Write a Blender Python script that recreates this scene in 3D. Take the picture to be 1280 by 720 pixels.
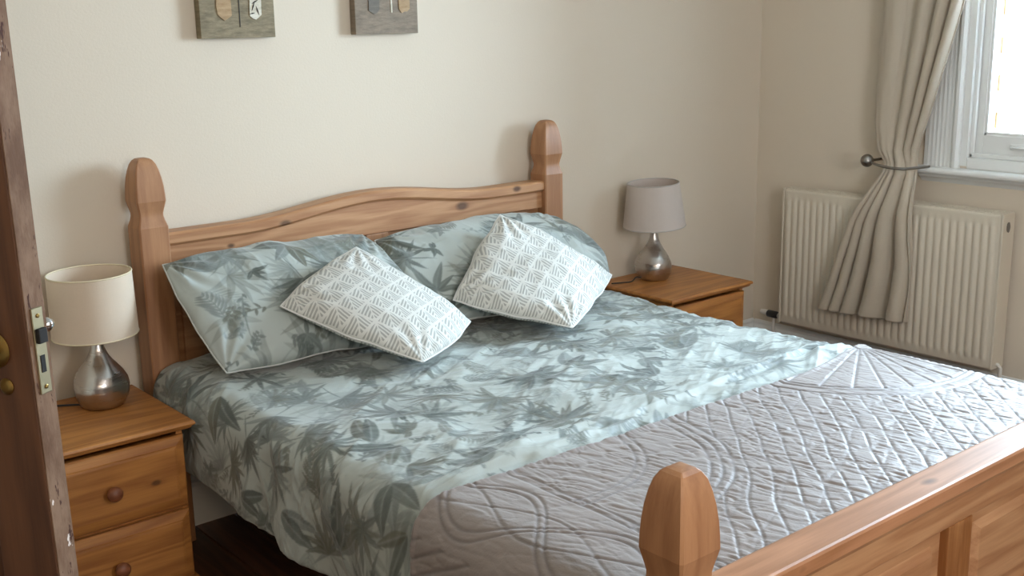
import bpy, bmesh, math, random
import numpy as np
from mathutils import Matrix, Vector

for o in list(bpy.data.objects):
    bpy.data.objects.remove(o)
random.seed(7)
rng = np.random.default_rng(7)
S = bpy.context.scene
COL = S.collection
R = math.radians
PI = math.pi

# ------------------------------------------------------------------ camera
cam_d = bpy.data.cameras.new('camera')
cam = bpy.data.objects.new('camera', cam_d)
COL.objects.link(cam)
yaw, pitch, roll = R(39.794), R(-13.358), R(-1.053)
fw = Vector((math.sin(yaw) * math.cos(pitch), math.cos(yaw) * math.cos(pitch), math.sin(pitch)))
rt = Vector((math.cos(yaw), -math.sin(yaw), 0))
up = rt.cross(fw)
r2 = math.cos(roll) * rt + math.sin(roll) * up
u2 = -math.sin(roll) * rt + math.cos(roll) * up
m3 = Matrix((r2, u2, -fw)).transposed()
cam.matrix_world = Matrix.Translation((-2.1254, -3.3677, 1.6127)) @ m3.to_4x4()
cam_d.sensor_width = 36
cam_d.lens = 1421.54 * 36 / 1280
cam_d.clip_start = 0.05
S.camera = cam

# ------------------------------------------------------------------ light
S.view_settings.view_transform = 'Standard'
S.view_settings.look = 'None'
S.view_settings.gamma = 1
S.view_settings.exposure = 1.62
W = bpy.data.worlds.new('daylight')
S.world = W
W.use_nodes = True
bg = W.node_tree.nodes['Background']
bg.inputs['Color'].default_value = (0.64, 0.83, 1.0, 1)
bg.inputs['Strength'].default_value = 7.0


def area(name, loc, direction, sx, sy, power, color, portal=False):
    l = bpy.data.lights.new(name, 'AREA')
    l.shape = 'RECTANGLE'
    l.size, l.size_y = sx, sy
    l.energy = power
    l.color = color
    if portal:
        l.cycles.is_portal = True
    o = bpy.data.objects.new(name, l)
    o.location = loc
    o.rotation_euler = Vector(direction).to_track_quat('-Z', 'Y').to_euler()
    COL.objects.link(o)
    return o


area('window_portal', (2.33, -1.72, 1.68), (-1, 0, 0), 1.25, 1.3, 1, (1, 1, 1), True)
area('window_daylight', (2.70, -1.75, 1.95), (-1, 0.12, -0.42), 1.3, 1.4, 62, (0.62, 0.82, 1.0))
area('front_fill', (-0.6, -4.6, 1.8), (0.75, 1, -0.08), 1.2, 1.4, 26, (0.90, 0.94, 1.0))  # added unseen fill brightening the right wall and footboard; no window stands here
area('warm_fill', (-2.3, -4.2, 2.35), (0.5, 1.0, -0.75), 0.8, 0.8, 8, (1.0, 0.78, 0.56))  # added weak warm fill from the camera side, no lamp modelled

# ------------------------------------------------------------------ helpers


def tag(o, label=None, cat=None, group=None, kind=None):
    if label: o['label'] = label
    if cat: o['category'] = cat
    if group: o['group'] = group
    if kind: o['kind'] = kind
    return o


def empty(name, loc=(0, 0, 0), label=None, cat=None, group=None):
    o = bpy.data.objects.new(name, None)
    o.location = loc
    o.empty_display_size = 0.05
    COL.objects.link(o)
    return tag(o, label, cat, group)


def base_of(p):
    v = Vector((0, 0, 0))
    while p is not None:
        v += p.location
        p = p.parent
    return v


def obj(name, bm, mat, parent=None, label=None, smooth=False, local=False, ang=None):
    """links a bmesh given in world coordinates as one object (shifted into its parent's frame)"""
    if parent is not None and not local:
        bmesh.ops.translate(bm, verts=bm.verts, vec=-base_of(parent))
    bmesh.ops.recalc_face_normals(bm, faces=bm.faces)
    me = bpy.data.meshes.new(name)
    bm.to_mesh(me)
    bm.free()
    me.materials.append(mat)
    if smooth:
        me.shade_smooth()
        if ang:
            me.set_sharp_from_angle(angle=R(ang))
    o = bpy.data.objects.new(name, me)
    COL.objects.link(o)
    o.parent = parent
    if label: o['label'] = label
    return o


def box(bm, x0, x1, y0, y1, z0, z1, bev=0.0, seg=2):
    b = bmesh.new()
    bmesh.ops.create_cube(b, size=1)
    for v in b.verts:
        v.co = Vector(((x0 + x1) / 2 + v.co.x * (x1 - x0), (y0 + y1) / 2 + v.co.y * (y1 - y0), (z0 + z1) / 2 + v.co.z * (z1 - z0)))
    if bev:
        bmesh.ops.bevel(b, geom=b.edges[:], offset=bev, segments=seg, affect='EDGES', profile=0.6)
    merge(bm, b)
    return bm


def merge(bm, b):
    me = bpy.data.meshes.new('tmp')
    b.to_mesh(me)
    b.free()
    bm.from_mesh(me)
    bpy.data.meshes.remove(me)


def B(*a, **k):
    return box(bmesh.new(), *a, **k)


def lathe(prof, c=(0, 0, 0), n=48, twist=None, cap=True):
    bm = bmesh.new()
    rings = []
    for r, z in prof:
        ring = []
        for i in range(n):
            a = 2 * PI * i / n
            rr = r * (twist(a, z) if twist else 1)
            ring.append(bm.verts.new((c[0] + rr * math.cos(a), c[1] + rr * math.sin(a), c[2] + z)))
        rings.append(ring)
    for a, b in zip(rings, rings[1:]):
        for i in range(n):
            bm.faces.new((a[i], a[(i + 1) % n], b[(i + 1) % n], b[i]))
    if cap:
        bm.faces.new(rings[0]); bm.faces.new(rings[-1])
    return bm


def tube(pts, r, n=10, bm=None):
    bm = bm or bmesh.new()
    pts = [Vector(p) for p in pts]
    rings = []
    prev = None
    for i, p in enumerate(pts):
        d = (pts[min(i + 1, len(pts) - 1)] - pts[max(i - 1, 0)]).normalized()
        if prev is None:
            a = d.orthogonal().normalized()
        else:
            a = (prev - d * prev.dot(d)).normalized()
        prev = a
        b = d.cross(a)
        rr = r[i] if isinstance(r, (list, tuple)) else r
        rings.append([bm.verts.new(p + a * rr * math.cos(2 * PI * k / n) + b * rr * math.sin(2 * PI * k / n)) for k in range(n)])
    for a, b in zip(rings, rings[1:]):
        for k in range(n):
            bm.faces.new((a[k], a[(k + 1) % n], b[(k + 1) % n], b[k]))
    bm.faces.new(rings[0]); bm.faces.new(rings[-1])
    return bm


def sweep_y(profile, y0, y1, bm=None):
    """extrude a closed (x,z) profile along y"""
    bm = bm or bmesh.new()
    a = [bm.verts.new((x, y0, z)) for x, z in profile]
    b = [bm.verts.new((x, y1, z)) for x, z in profile]
    n = len(a)
    for i in range(n):
        bm.faces.new((a[i], a[(i + 1) % n], b[(i + 1) % n], b[i]))
    bm.faces.new(a); bm.faces.new(b)
    return bm


def sweep_x(profile, x0, x1, bm=None):
    bm = bm or bmesh.new()
    a = [bm.verts.new((x0, y, z)) for y, z in profile]
    b = [bm.verts.new((x1, y, z)) for y, z in profile]
    n = len(a)
    for i in range(n):
        bm.faces.new((a[i], a[(i + 1) % n], b[(i + 1) % n], b[i]))
    bm.faces.new(a); bm.faces.new(b)
    return bm


def sweep_z(profile, z0, z1, bm=None):
    bm = bm or bmesh.new()
    a = [bm.verts.new((x, y, z0)) for x, y in profile]
    b = [bm.verts.new((x, y, z1)) for x, y in profile]
    n = len(a)
    for i in range(n):
        bm.faces.new((a[i], a[(i + 1) % n], b[(i + 1) % n], b[i]))
    bm.faces.new(a); bm.faces.new(b)
    return bm


def copy_tree(o, parent=None, loc=None):
    c = o.copy()
    COL.objects.link(c)
    c.parent = parent
    if loc is not None: c.location = loc
    for ch in list(o.children):
        copy_tree(ch, c)
    return c


def lin(*c):
    return tuple(((x / 255) / 12.92 if x / 255 <= 0.04045 else ((x / 255 + 0.055) / 1.055) ** 2.4) for x in c)


def c4(c):
    return (c[0], c[1], c[2], 1)


# ------------------------------------------------------------------ materials
def new_mat(name, color=(0.5, 0.5, 0.5), rough=0.5, metal=0.0, spec=0.5):
    m = bpy.data.materials.new(name)
    m.use_nodes = True
    b = m.node_tree.nodes['Principled BSDF']
    b.inputs['Base Color'].default_value = c4(color)
    b.inputs['Roughness'].default_value = rough
    b.inputs['Metallic'].default_value = metal
    b.inputs['Specular IOR Level'].default_value = spec
    return m


def nd(m, typ, **k):
    n = m.node_tree.nodes.new(typ)
    for a, v in k.items():
        setattr(n, a, v)
    return n


def lk(m, a, b):
    m.node_tree.links.new(a, b)


def setin(m, sock, val):
    if isinstance(val, bpy.types.NodeSocket):
        lk(m, val, sock)
    else:
        sock.default_value = val


def math_n(m, op, a, b=None, c=None):
    n = nd(m, 'ShaderNodeMath', operation=op)
    setin(m, n.inputs[0], a)
    if b is not None: setin(m, n.inputs[1], b)
    if c is not None: setin(m, n.inputs[2], c)
    return n.outputs[0]


def ramp(m, fac, stops):
    n = nd(m, 'ShaderNodeValToRGB')
    el = n.color_ramp.elements
    while len(el) < len(stops): el.new(0.5)
    for e, (p, c) in zip(el, stops):
        e.position = p
        e.color = c4(c) if len(c) == 3 else c
    lk(m, fac, n.inputs[0])
    return n.outputs[0]


def mixc(m, fac, a, b, mode='MIX'):
    n = nd(m, 'ShaderNodeMix', data_type='RGBA', blend_type=mode)
    setin(m, n.inputs[0], fac)
    setin(m, n.inputs[6], c4(a) if isinstance(a, tuple) else a)
    setin(m, n.inputs[7], c4(b) if isinstance(b, tuple) else b)
    return n.outputs[2]


def coords(m, scale=(1, 1, 1), kind='Object'):
    tc = nd(m, 'ShaderNodeTexCoord')
    mp = nd(m, 'ShaderNodeMapping')
    lk(m, tc.outputs[kind], mp.inputs[0])
    mp.inputs['Scale'].default_value = scale
    return mp.outputs[0]


def noise(m, vec, scale=5, detail=3, rough=0.5, dist=0.0):
    n = nd(m, 'ShaderNodeTexNoise')
    lk(m, vec, n.inputs['Vector'])
    n.inputs['Scale'].default_value = scale
    n.inputs['Detail'].default_value = detail
    n.inputs['Roughness'].default_value = rough
    n.inputs['Distortion'].default_value = dist
    return n.outputs['Fac']


def bump(m, height, strength=0.3, dist=0.01):
    b = nd(m, 'ShaderNodeBump')
    b.inputs['Strength'].default_value = strength
    b.inputs['Distance'].default_value = dist
    lk(m, height, b.inputs['Height'])
    lk(m, b.outputs[0], m.node_tree.nodes['Principled BSDF'].inputs['Normal'])


def BS(m):
    return m.node_tree.nodes['Principled BSDF']


def wood(name, light, dark, axis='X', rough=0.5, knots=(), contrast=1.0, seed=0.0):
    """pine: stretched noise bands along the grain axis, and knots at given object-space points"""
    m = new_mat(name, light, rough)
    k = 'XYZ'.index(axis)
    sc = [11.0, 11.0, 11.0]
    sc[k] = 1.1
    v = coords(m, tuple(sc))
    mp = nd(m, 'ShaderNodeMapping')
    lk(m, v, mp.inputs[0])
    mp.inputs['Location'].default_value = (seed, seed * 1.7, seed * 0.6)
    v = mp.outputs[0]
    big = noise(m, v, 1.0, 2, 0.45, 0.4)
    kd = None
    tc = nd(m, 'ShaderNodeTexCoord')
    for (kx, ky, kz, kr) in knots:
        sub = nd(m, 'ShaderNodeVectorMath', operation='SUBTRACT')
        lk(m, tc.outputs['Object'], sub.inputs[0])
        sub.inputs[1].default_value = (kx, ky, kz)
        s2 = [1 / kr] * 3
        s2[k] *= 0.55
        mul = nd(m, 'ShaderNodeVectorMath', operation='MULTIPLY')
        lk(m, sub.outputs[0], mul.inputs[0])
        mul.inputs[1].default_value = s2
        ln = nd(m, 'ShaderNodeVectorMath', operation='LENGTH')
        lk(m, mul.outputs[0], ln.inputs[0])
        kd = ln.outputs['Value'] if kd is None else math_n(m, 'MINIMUM', kd, ln.outputs['Value'])
    ph = math_n(m, 'MULTIPLY', big, 34.0)
    if kd is not None:
        pull = math_n(m, 'DIVIDE', 5.0, math_n(m, 'ADD', kd, 0.6))
        ph = math_n(m, 'ADD', ph, pull)
    ring = math_n(m, 'MULTIPLY_ADD', math_n(m, 'SINE', ph), 0.5, 0.5)
    sf = [60.0, 60.0, 60.0]
    sf[k] = 3.0
    fine = noise(m, coords(m, tuple(sf)), 3.0, 4, 0.6)
    f = math_n(m, 'ADD', math_n(m, 'MULTIPLY', ring, 0.45), math_n(m, 'MULTIPLY', fine, 0.7))
    f = math_n(m, 'MULTIPLY', f, contrast)
    col = ramp(m, f, [(0.25, light), (0.95, dark)])
    tone = noise(m, v, 0.35, 2)
    col = mixc(m, math_n(m, 'MULTIPLY', tone, 0.35), col, tuple(0.72 * c for c in dark))
    if kd is not None:
        kf = nd(m, 'ShaderNodeMapRange')
        lk(m, kd, kf.inputs[0])
        kf.inputs[1].default_value = 1.25
        kf.inputs[2].default_value = 0.55
        kf.inputs[3].default_value = 0.0
        kf.inputs[4].default_value = 0.85
        col = mixc(m, kf.outputs[0], col, tuple(0.22 * c for c in dark))
    lk(m, col, BS(m).inputs['Base Color'])
    bump(m, f, 0.12, 0.002)
    BS(m).inputs['Coat Weight'].default_value = 0.10
    BS(m).inputs['Coat Roughness'].default_value = 0.3
    return m


PL, PD = lin(196, 150, 108), lin(158, 108, 70)          # bed pine
HL, HD = lin(192, 130, 64), lin(148, 90, 40)          # honey lacquered pine
M = {}
M['pine_x'] = wood('bed_pine_long_x', PL, PD, 'X', seed=1)
M['pine_z'] = wood('bed_pine_upright', lin(182, 134, 94), lin(146, 98, 64), 'Z', seed=2, contrast=0.85)
M['pine_y'] = wood('bed_pine_long_y', PL, PD, 'Y', seed=3)
M['honey_x'] = wood('honey_pine_x', HL, HD, 'X', seed=4)
M['honey_z'] = wood('honey_pine_z', HL, HD, 'Z', seed=5)
M['honey_drawer'] = wood('honey_pine_drawer_front', HL, HD, 'X', seed=6, knots=((0.125, -0.4335, 0.372, 0.008),))
M['knob'] = wood('dark_pine_knob', lin(150, 88, 52), lin(110, 62, 38), 'X', seed=8)

# wall paint with fine lining-paper relief


def paint(name, col, amt=0.18, rough=0.75):
    m = new_mat(name, col, rough, spec=0.25)
    v = coords(m)
    n = noise(m, v, 130, 3, 0.6)
    n2 = noise(m, v, 1.1, 2, 0.5)
    c = mixc(m, math_n(m, 'MULTIPLY', n2, 0.25), col, tuple(x * 0.93 for x in col))
    lk(m, c, BS(m).inputs['Base Color'])
    bump(m, n, amt, 0.003)
    return m


M['wall'] = paint('magnolia_wall_paint', lin(215, 202, 183))
M['ceiling'] = paint('white_ceiling_paint', lin(225, 222, 214), 0.1)
M['gloss'] = new_mat('white_gloss_paint', lin(226, 226, 222), 0.3)
gn = noise(M['gloss'], coords(M['gloss']), 25, 3)
bump(M['gloss'], gn, 0.05, 0.002)
M['rad'] = new_mat('cream_radiator_enamel', lin(212, 201, 182), 0.35)
bump(M['rad'], noise(M['rad'], coords(M['rad']), 40, 2), 0.03, 0.001)
M['floor'] = wood('dark_stained_floorboard', lin(112, 70, 50), lin(64, 40, 28), 'Y', rough=0.45, seed=9)
M['rad_in'] = new_mat('radiator_inside', lin(120, 112, 102), 0.6)


def metal(name, col, rough, aniso=0.0):
    m = new_mat(name, col, rough, 1.0)
    v = coords(m, (1, 1, 30))
    n = noise(m, v, 14, 2)
    lk(m, math_n(m, 'MULTIPLY_ADD', n, 0.04, rough - 0.02), BS(m).inputs['Roughness'])
    BS(m).inputs['Anisotropic'].default_value = aniso
    return m


M['nickel'] = metal('brushed_nickel', lin(196, 190, 184), 0.28, 0.5)
M['brass'] = metal('aged_brass', lin(150, 122, 70), 0.35)
M['chrome'] = metal('chrome', lin(215, 215, 215), 0.12)
M['pewter'] = metal('pewter_holdback', lin(150, 146, 140), 0.35)
M['lockplate'] = metal('tarnished_brass_plate', lin(156, 144, 116), 0.45)
M['black'] = new_mat('black_plastic', lin(28, 27, 27), 0.4)
bump(M['black'], noise(M['black'], coords(M['black']), 60, 2), 0.03, 0.001)
M['whiteplastic'] = new_mat('white_plastic', lin(214, 208, 198), 0.4)
bump(M['whiteplastic'], noise(M['whiteplastic'], coords(M['whiteplastic']), 60, 2), 0.03, 0.001)
M['dark'] = new_mat('dark_hole', lin(26, 22, 18), 0.8)
bump(M['dark'], noise(M['dark'], coords(M['dark']), 60, 2), 0.03, 0.001)


def weave(name, col, scale=420, trans=0.0, rough=0.85, sheen=0.0, bumpy=0.25):
    m = new_mat(name, col, rough, spec=0.2)
    v = coords(m, (1, 1, 1))
    a = noise(m, coords(m, (1, 1, 0.15)), scale, 2)
    b = noise(m, coords(m, (0.15, 0.15, 1)), scale, 2)
    h = math_n(m, 'ADD', a, b)
    c = mixc(m, math_n(m, 'MULTIPLY', h, 0.25), col, tuple(x * 0.8 for x in col))
    lk(m, c, BS(m).inputs['Base Color'])
    bump(m, h, bumpy, 0.001)
    BS(m).inputs['Sheen Weight'].default_value = sheen
    if trans:
        out = m.node_tree.nodes['Material Output']
        t = nd(m, 'ShaderNodeBsdfTranslucent')
        lk(m, c, t.inputs[0])
        mx = nd(m, 'ShaderNodeMixShader')
        mx.inputs[0].default_value = trans
        lk(m, BS(m).outputs[0], mx.inputs[1])
        lk(m, t.outputs[0], mx.inputs[2])
        lk(m, mx.outputs[0], out.inputs[0])
    return m


M['shade_cream'] = weave('cream_fabric_shade', lin(240, 224, 203), 500, 0.3)
M['shade_tan'] = weave('taupe_linen_shade', lin(222, 210, 200), 500, 0.25)
M['trim_cream'] = weave('cream_tape', lin(226, 212, 180), 500)
M['trim_tan'] = weave('pale_tape', lin(196, 188, 180), 500)
M['sheet'] = weave('white_sheet', lin(225, 224, 220), 300)
M['piping'] = weave('pale_piping', lin(196, 198, 192), 400)
M['curtain'] = weave('oatmeal_satin_curtain', lin(219, 206, 186), 300, 0.30, 0.5, 0.3, 0.15)
# embossed circles of the curtain cloth
vv = nd(M['curtain'], 'ShaderNodeTexVoronoi', feature='F1')
lk(M['curtain'], coords(M['curtain'], (11, 11, 11)), vv.inputs['Vector'])
rg = math_n(M['curtain'], 'ABSOLUTE', math_n(M['curtain'], 'SUBTRACT', vv.outputs['Distance'], 0.38))
bump(M['curtain'], math_n(M['curtain'], 'LESS_THAN', rg, 0.03), 0.35, 0.003)


def vcol_fabric(name, rough=0.8, sheen=0.0, spec=0.3, fine=900, dist=0.0012):
    m = new_mat(name, (0.5, 0.5, 0.5), rough, spec=spec)
    a = nd(m, 'ShaderNodeVertexColor')
    a.layer_name = 'print'
    lk(m, a.outputs['Color'], BS(m).inputs['Base Color'])
    h = math_n(m, 'ADD', noise(m, coords(m), fine, 2), math_n(m, 'MULTIPLY', noise(m, coords(m), 60, 3), 1.6))
    bump(m, h, 0.25, dist)
    BS(m).inputs['Sheen Weight'].default_value = sheen
    return m


M['leaf_cotton'] = vcol_fabric('leaf_print_cotton', 0.6, 0.2, 0.5)
M['quilt'] = vcol_fabric('quilted_satin', 0.5, 0.3, 0.6, 250, 0.002)

# cushion cloth: rhombic cells with nested chevrons, from the cushion's own uv
m = new_mat('chevron_cushion_cloth', (0.8, 0.8, 0.8), 0.8, spec=0.2)
uvn = nd(m, 'ShaderNodeUVMap')
sep = nd(m, 'ShaderNodeSeparateXYZ')
nz = nd(m, 'ShaderNodeTexNoise')
lk(m, uvn.outputs[0], nz.inputs['Vector'])
nz.inputs['Scale'].default_value = 9
ad = nd(m, 'ShaderNodeVectorMath', operation='MULTIPLY_ADD')
lk(m, nz.outputs['Color'], ad.inputs[0])
ad.inputs[1].default_value = (0.012, 0.012, 0)
lk(m, uvn.outputs[0], ad.inputs[2])
lk(m, ad.outputs[0], sep.inputs[0])
NC = 7.0
p = math_n(m, 'FRACT', math_n(m, 'MULTIPLY', sep.outputs[0], NC))
q = math_n(m, 'FRACT', math_n(m, 'MULTIPLY', sep.outputs[1], NC))
mxx = math_n(m, 'MAXIMUM', p, q)
mnn = math_n(m, 'MINIMUM', p, q)
st = math_n(m, 'SINE', math_n(m, 'MULTIPLY', math_n(m, 'SUBTRACT', mxx, math_n(m, 'MULTIPLY', mnn, 0.3)), 2 * PI * 6.0))
st = math_n(m, 'GREATER_THAN', st, -0.1)
inside = math_n(m, 'MULTIPLY', math_n(m, 'GREATER_THAN', mnn, 0.07), math_n(m, 'LESS_THAN', mxx, 0.93))
mid = math_n(m, 'GREATER_THAN', math_n(m, 'ABSOLUTE', math_n(m, 'SUBTRACT', p, q)), 0.045)
pat = math_n(m, 'MULTIPLY', math_n(m, 'MULTIPLY', st, inside), mid)
cc = mixc(m, math_n(m, 'MULTIPLY', pat, 0.72), lin(208, 207, 200), lin(140, 142, 136))
lk(m, cc, BS(m).inputs['Base Color'])
bump(m, math_n(m, 'ADD', math_n(m, 'MULTIPLY', pat, -0.4), math_n(m, 'MULTIPLY', noise(m, coords(m), 700, 2), 0.4)), 0.3, 0.002)
M['cushion'] = m

# chipped purple-brown door edge paint and stained door face
m = new_mat('chipped_door_edge_paint', (0.3, 0.2, 0.18), 0.75, spec=0.2)
v = coords(m, (1, 1, 0.5))
n1 = noise(m, v, 12, 5, 0.7)
n2 = noise(m, coords(m, (1, 1, 0.28)), 38, 4, 0.75)
c = mixc(m, ramp(m, n1, [(0.40, (0, 0, 0)), (0.62, (1, 1, 1))]), lin(130, 104, 84), lin(100, 74, 56))
c = mixc(m, ramp(m, n2, [(0.615, (0, 0, 0)), (0.64, (1, 1, 1))]), c, lin(70, 44, 34))
n3 = noise(m, coords(m, (1, 1, 0.45)), 24, 4, 0.7)
c = mixc(m, ramp(m, n3, [(0.665, (0, 0, 0)), (0.68, (1, 1, 1))]), c, lin(214, 204, 196))
lk(m, c, BS(m).inputs['Base Color'])
bump(m, n2, 0.5, 0.004)
M['door_edge'] = m
M['door_face'] = wood('brown_stained_door', lin(112, 74, 50), lin(76, 48, 33), 'Z', rough=0.45, seed=12)

# brick for outside reveal, glass
m = new_mat('glass', (1, 1, 1), 0.0)
out = m.node_tree.nodes['Material Output']
tr = nd(m, 'ShaderNodeBsdfTransparent')
gl = nd(m, 'ShaderNodeBsdfGlossy')
gl.inputs['Roughness'].default_value = 0.02
fr = nd(m, 'ShaderNodeFresnel')
fr.inputs[0].default_value = 1.45
mx = nd(m, 'ShaderNodeMixShader')
lk(m, fr.outputs[0], mx.inputs[0])
lk(m, tr.outputs[0], mx.inputs[1])
lk(m, gl.outputs[0], mx.inputs[2])
lk(m, mx.outputs[0], out.inputs[0])
M['glass'] = m
M['brick'] = new_mat('yellow_stock_brick', lin(150, 118, 74), 0.85)
nb = noise(M['brick'], coords(M['brick']), 22, 4)
lk(M['brick'], ramp(M['brick'], nb, [(0.35, lin(98, 74, 44)), (0.65, lin(124, 98, 62))]), BS(M['brick']).inputs['Base Color'])
M['mortar'] = new_mat('mortar', lin(140, 130, 112), 0.9)
bump(M['mortar'], noise(M['mortar'], coords(M['mortar']), 80, 3), 0.3, 0.003)

# canvas pictures


def canvas(name, a, b):
    m = new_mat(name, a, 0.7)
    n = noise(m, coords(m, (2.5, 1, 9)), 9, 5, 0.65)
    n2 = noise(m, coords(m), 4, 2)
    f = math_n(m, 'ADD', math_n(m, 'MULTIPLY', n, 0.7), math_n(m, 'MULTIPLY', n2, 0.3))
    lk(m, ramp(m, f, [(0.38, b), (0.62, a)]), BS(m).inputs['Base Color'])
    bump(m, n, 0.6, 0.003)
    return m


M['canvas_a'] = canvas('olive_canvas', lin(146, 132, 104), lin(106, 94, 70))
M['canvas_b'] = canvas('brown_grey_canvas', lin(142, 126, 106), lin(112, 98, 82))
M['paint_tan'] = canvas('tan_paint_patch', lin(178, 150, 112), lin(152, 122, 86))
M['paint_white'] = canvas('cream_paint_patch', lin(222, 216, 200), lin(190, 182, 160))
M['paint_grey'] = canvas('grey_paint_patch', lin(112, 104, 92), lin(96, 90, 80))
M['ink'] = canvas('dark_ink', lin(52, 46, 40), lin(36, 32, 28))

# ------------------------------------------------------------------ room shell
XR = 2.2032
XL = -2.06


def struct(name, bm, mat, parent=None):
    o = obj(name, bm, mat, parent)
    if parent is None:
        o['kind'] = 'structure'
    return o


struct('wall_back', B(-3.3, XR + 0.3, 0, 0.12, 0, 2.5), M['wall'])
struct('ceiling', B(-3.3, XR + 0.3, -4.8, 0.12, 2.5, 2.6), M['ceiling'])
struct('wall_front', B(-3.3, XR + 0.3, -4.8, -4.68, 0, 2.5), M['wall'])
struct('wall_left', B(-3.3, -3.18, -4.68, 0, 0, 2.5), M['wall'])
struct('wall_closet_side', B(XL - 0.08, XL, -0.92, 0, 0, 2.5), M['wall'])
bm = B(-3.18, -2.86, -1.0, -0.92, 0, 2.5)
box(bm, -2.86, XL, -1.0, -0.92, 2.03, 2.5)
struct('wall_closet_front', bm, M['wall'])
# right wall with window opening
WY0, WY1, WZ0, WZ1 = -2.42, -1.02, 1.02, 2.32
TH = 0.1
bm = B(XR, XR + TH, WY1, 0.0, 0, 2.5)
box(bm, XR, XR + TH, -4.68, WY0, 0, 2.5)
box(bm, XR, XR + TH, WY0, WY1, 0, WZ0 - 0.02)
box(bm, XR, XR + TH, WY0, WY1, WZ1, 2.5)
struct('wall_right', bm, M['wall'])

fl = struct('floor', B(-3.3, XR + 0.3, -4.8, 0.12, -0.1, -0.022), M['dark'])
bwid = 0.145
mesh_pl = None
x = -3.18
i = 0
while x < XR - 0.01:
    for (ya, yb) in ((-4.68, -2.5), (-2.497, -0.001)):
        if mesh_pl is None or True:
            if mesh_pl is None:
                bmm = B(0, bwid - 0.004, -1.09, 1.09, -0.022, 0, bev=0.0015, seg=1)
                me = bpy.data.meshes.new('floorboard')
                bmm.to_mesh(me); bmm.free()
                me.materials.append(M['floor'])
                mesh_pl = me
        o = bpy.data.objects.new('floorboard', mesh_pl)
        COL.objects.link(o)
        o.parent = fl
        o.location = (x, (ya + yb) / 2, 0)
        o.scale = (min(1.0, (XR - 0.001 - x) / (bwid - 0.004)), (yb - ya) / 2.18, 1)
    x += bwid
    i += 1


def skirt_profile(h=0.17, t=0.018):
    return [(0, 0), (-t, 0), (-t, h - 0.035), (-t * 0.6, h - 0.022), (-t * 0.75, h - 0.01), (-t * 0.3, h), (0, h)]


struct('baseboard_back', sweep_x(skirt_profile(), XL, XR), M['gloss'])
struct('baseboard_right', sweep_y([(XR + a, z) for a, z in skirt_profile()], -4.68, -0.018), M['gloss'])

# window -----------------------------------------------------------
win = empty('window_1', (XR, -1.735, 0.99))
win['kind'] = 'structure'
# sill board with rounded nose
pr = [(XR + 0.06, 0.962), (XR - 0.045, 0.962)]
for k in range(7):
    a = -PI / 2 - PI * k / 6
    pr.append((XR - 0.05 + 0.014 * math.cos(a), 0.976 + 0.014 * math.sin(a)))
pr += [(XR + 0.06, 0.99)]
obj('window_sill', sweep_y(pr, -2.70, -0.83), M['gloss'], win)
obj('sill_moulding', sweep_y([(XR, 0.962), (XR - 0.032, 0.962), (XR - 0.028, 0.95), (XR - 0.012, 0.94), (XR, 0.925)], -2.68, -0.85), M['gloss'], win)
# architrave: fluted board then a raised bead at the opening


def archi(y0, sgn):
    pts = [(XR, y0), (XR - 0.012, y0)]
    n = 6
    for k in range(n):
        a = y0 + sgn * (0.014 + k * 0.018)
        pts += [(XR - 0.014, a), (XR - 0.0155, a + sgn * 0.004), (XR - 0.0155, a + sgn * 0.008), (XR - 0.014, a + sgn * 0.012)]
    e = y0 + sgn * 0.135
    pts += [(XR - 0.014, e - sgn * 0.008), (XR - 0.032, e), (XR - 0.032, e + sgn * 0.012), (XR - 0.022, e + sgn * 0.02), (XR, e + sgn * 0.02)]
    return pts


obj('architrave', sweep_z(archi(-0.86, -1), 0.99, 2.40), M['gloss'], win)
obj('architrave', sweep_z(archi(-2.61, 1), 0.99, 2.40), M['gloss'], win)
obj('architrave', B(XR - 0.03, XR, -2.62, -0.85, 2.40, 2.50 - 0.002, bev=0.004), M['gloss'], win)
# box frame lining
bm = B(XR - 0.006, XR + 0.13, -1.043, -1.0155, WZ0 - 0.02, WZ1)
obj('frame_jamb', bm, M['gloss'], win)
obj('frame_jamb', B(XR - 0.006, XR + 0.13, WY0 - 0.014, WY0 + 0.03, WZ0 - 0.02, WZ1), M['gloss'], win)
obj('frame_head', B(XR - 0.006, XR + 0.13, WY0 + 0.03, -1.043, WZ1 - 0.03, WZ1 + 0.02), M['gloss'], win)
obj('inner_sill', B(XR - 0.003, XR + 0.14, WY0 + 0.031, -1.0435, 0.9905, 1.035, bev=0.003), M['gloss'], win)
bm = B(XR + 0.012, XR + 0.03, -1.058, -1.043, 1.035, WZ1 - 0.03, bev=0.004)
box(bm, XR + 0.012, XR + 0.03, WY0 + 0.03, -1.043, 1.035, 1.052, bev=0.004)
obj('staff_bead', bm, M['gloss'], win)
# lower sash
SX0, SX1 = XR + 0.035, XR + 0.075
YA, YB = -2.38, -1.043
ZM = 1.70
sash = obj('bottom_sash', None or (lambda: (lambda b: (box(b, SX0, SX1, YB - 0.042, YB, 1.04, ZM, bev=0.003), box(b, SX0, SX1, YA, YA + 0.055, 1.04, ZM, bev=0.003),
                                   box(b, SX0 + 0.001, SX1 - 0.001, YA + 0.054, YB - 0.041, 1.04, 1.125, bev=0.003), box(b, SX0 + 0.001, SX1 - 0.001, YA + 0.054, YB - 0.041, ZM - 0.04, ZM, bev=0.003), b)[-1])(bmesh.new()))(), M['gloss'], win)
bm = bmesh.new()
box(bm, SX0 + 0.006, SX0 + 0.02, YB - 0.053, YB - 0.040, 1.12, ZM - 0.04, bev=0.003)
box(bm, SX0 + 0.006, SX0 + 0.02, YA + 0.053, YB - 0.040, 1.122, 1.137, bev=0.003)
obj('glazing_bead', bm, M['gloss'], sash)
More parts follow.
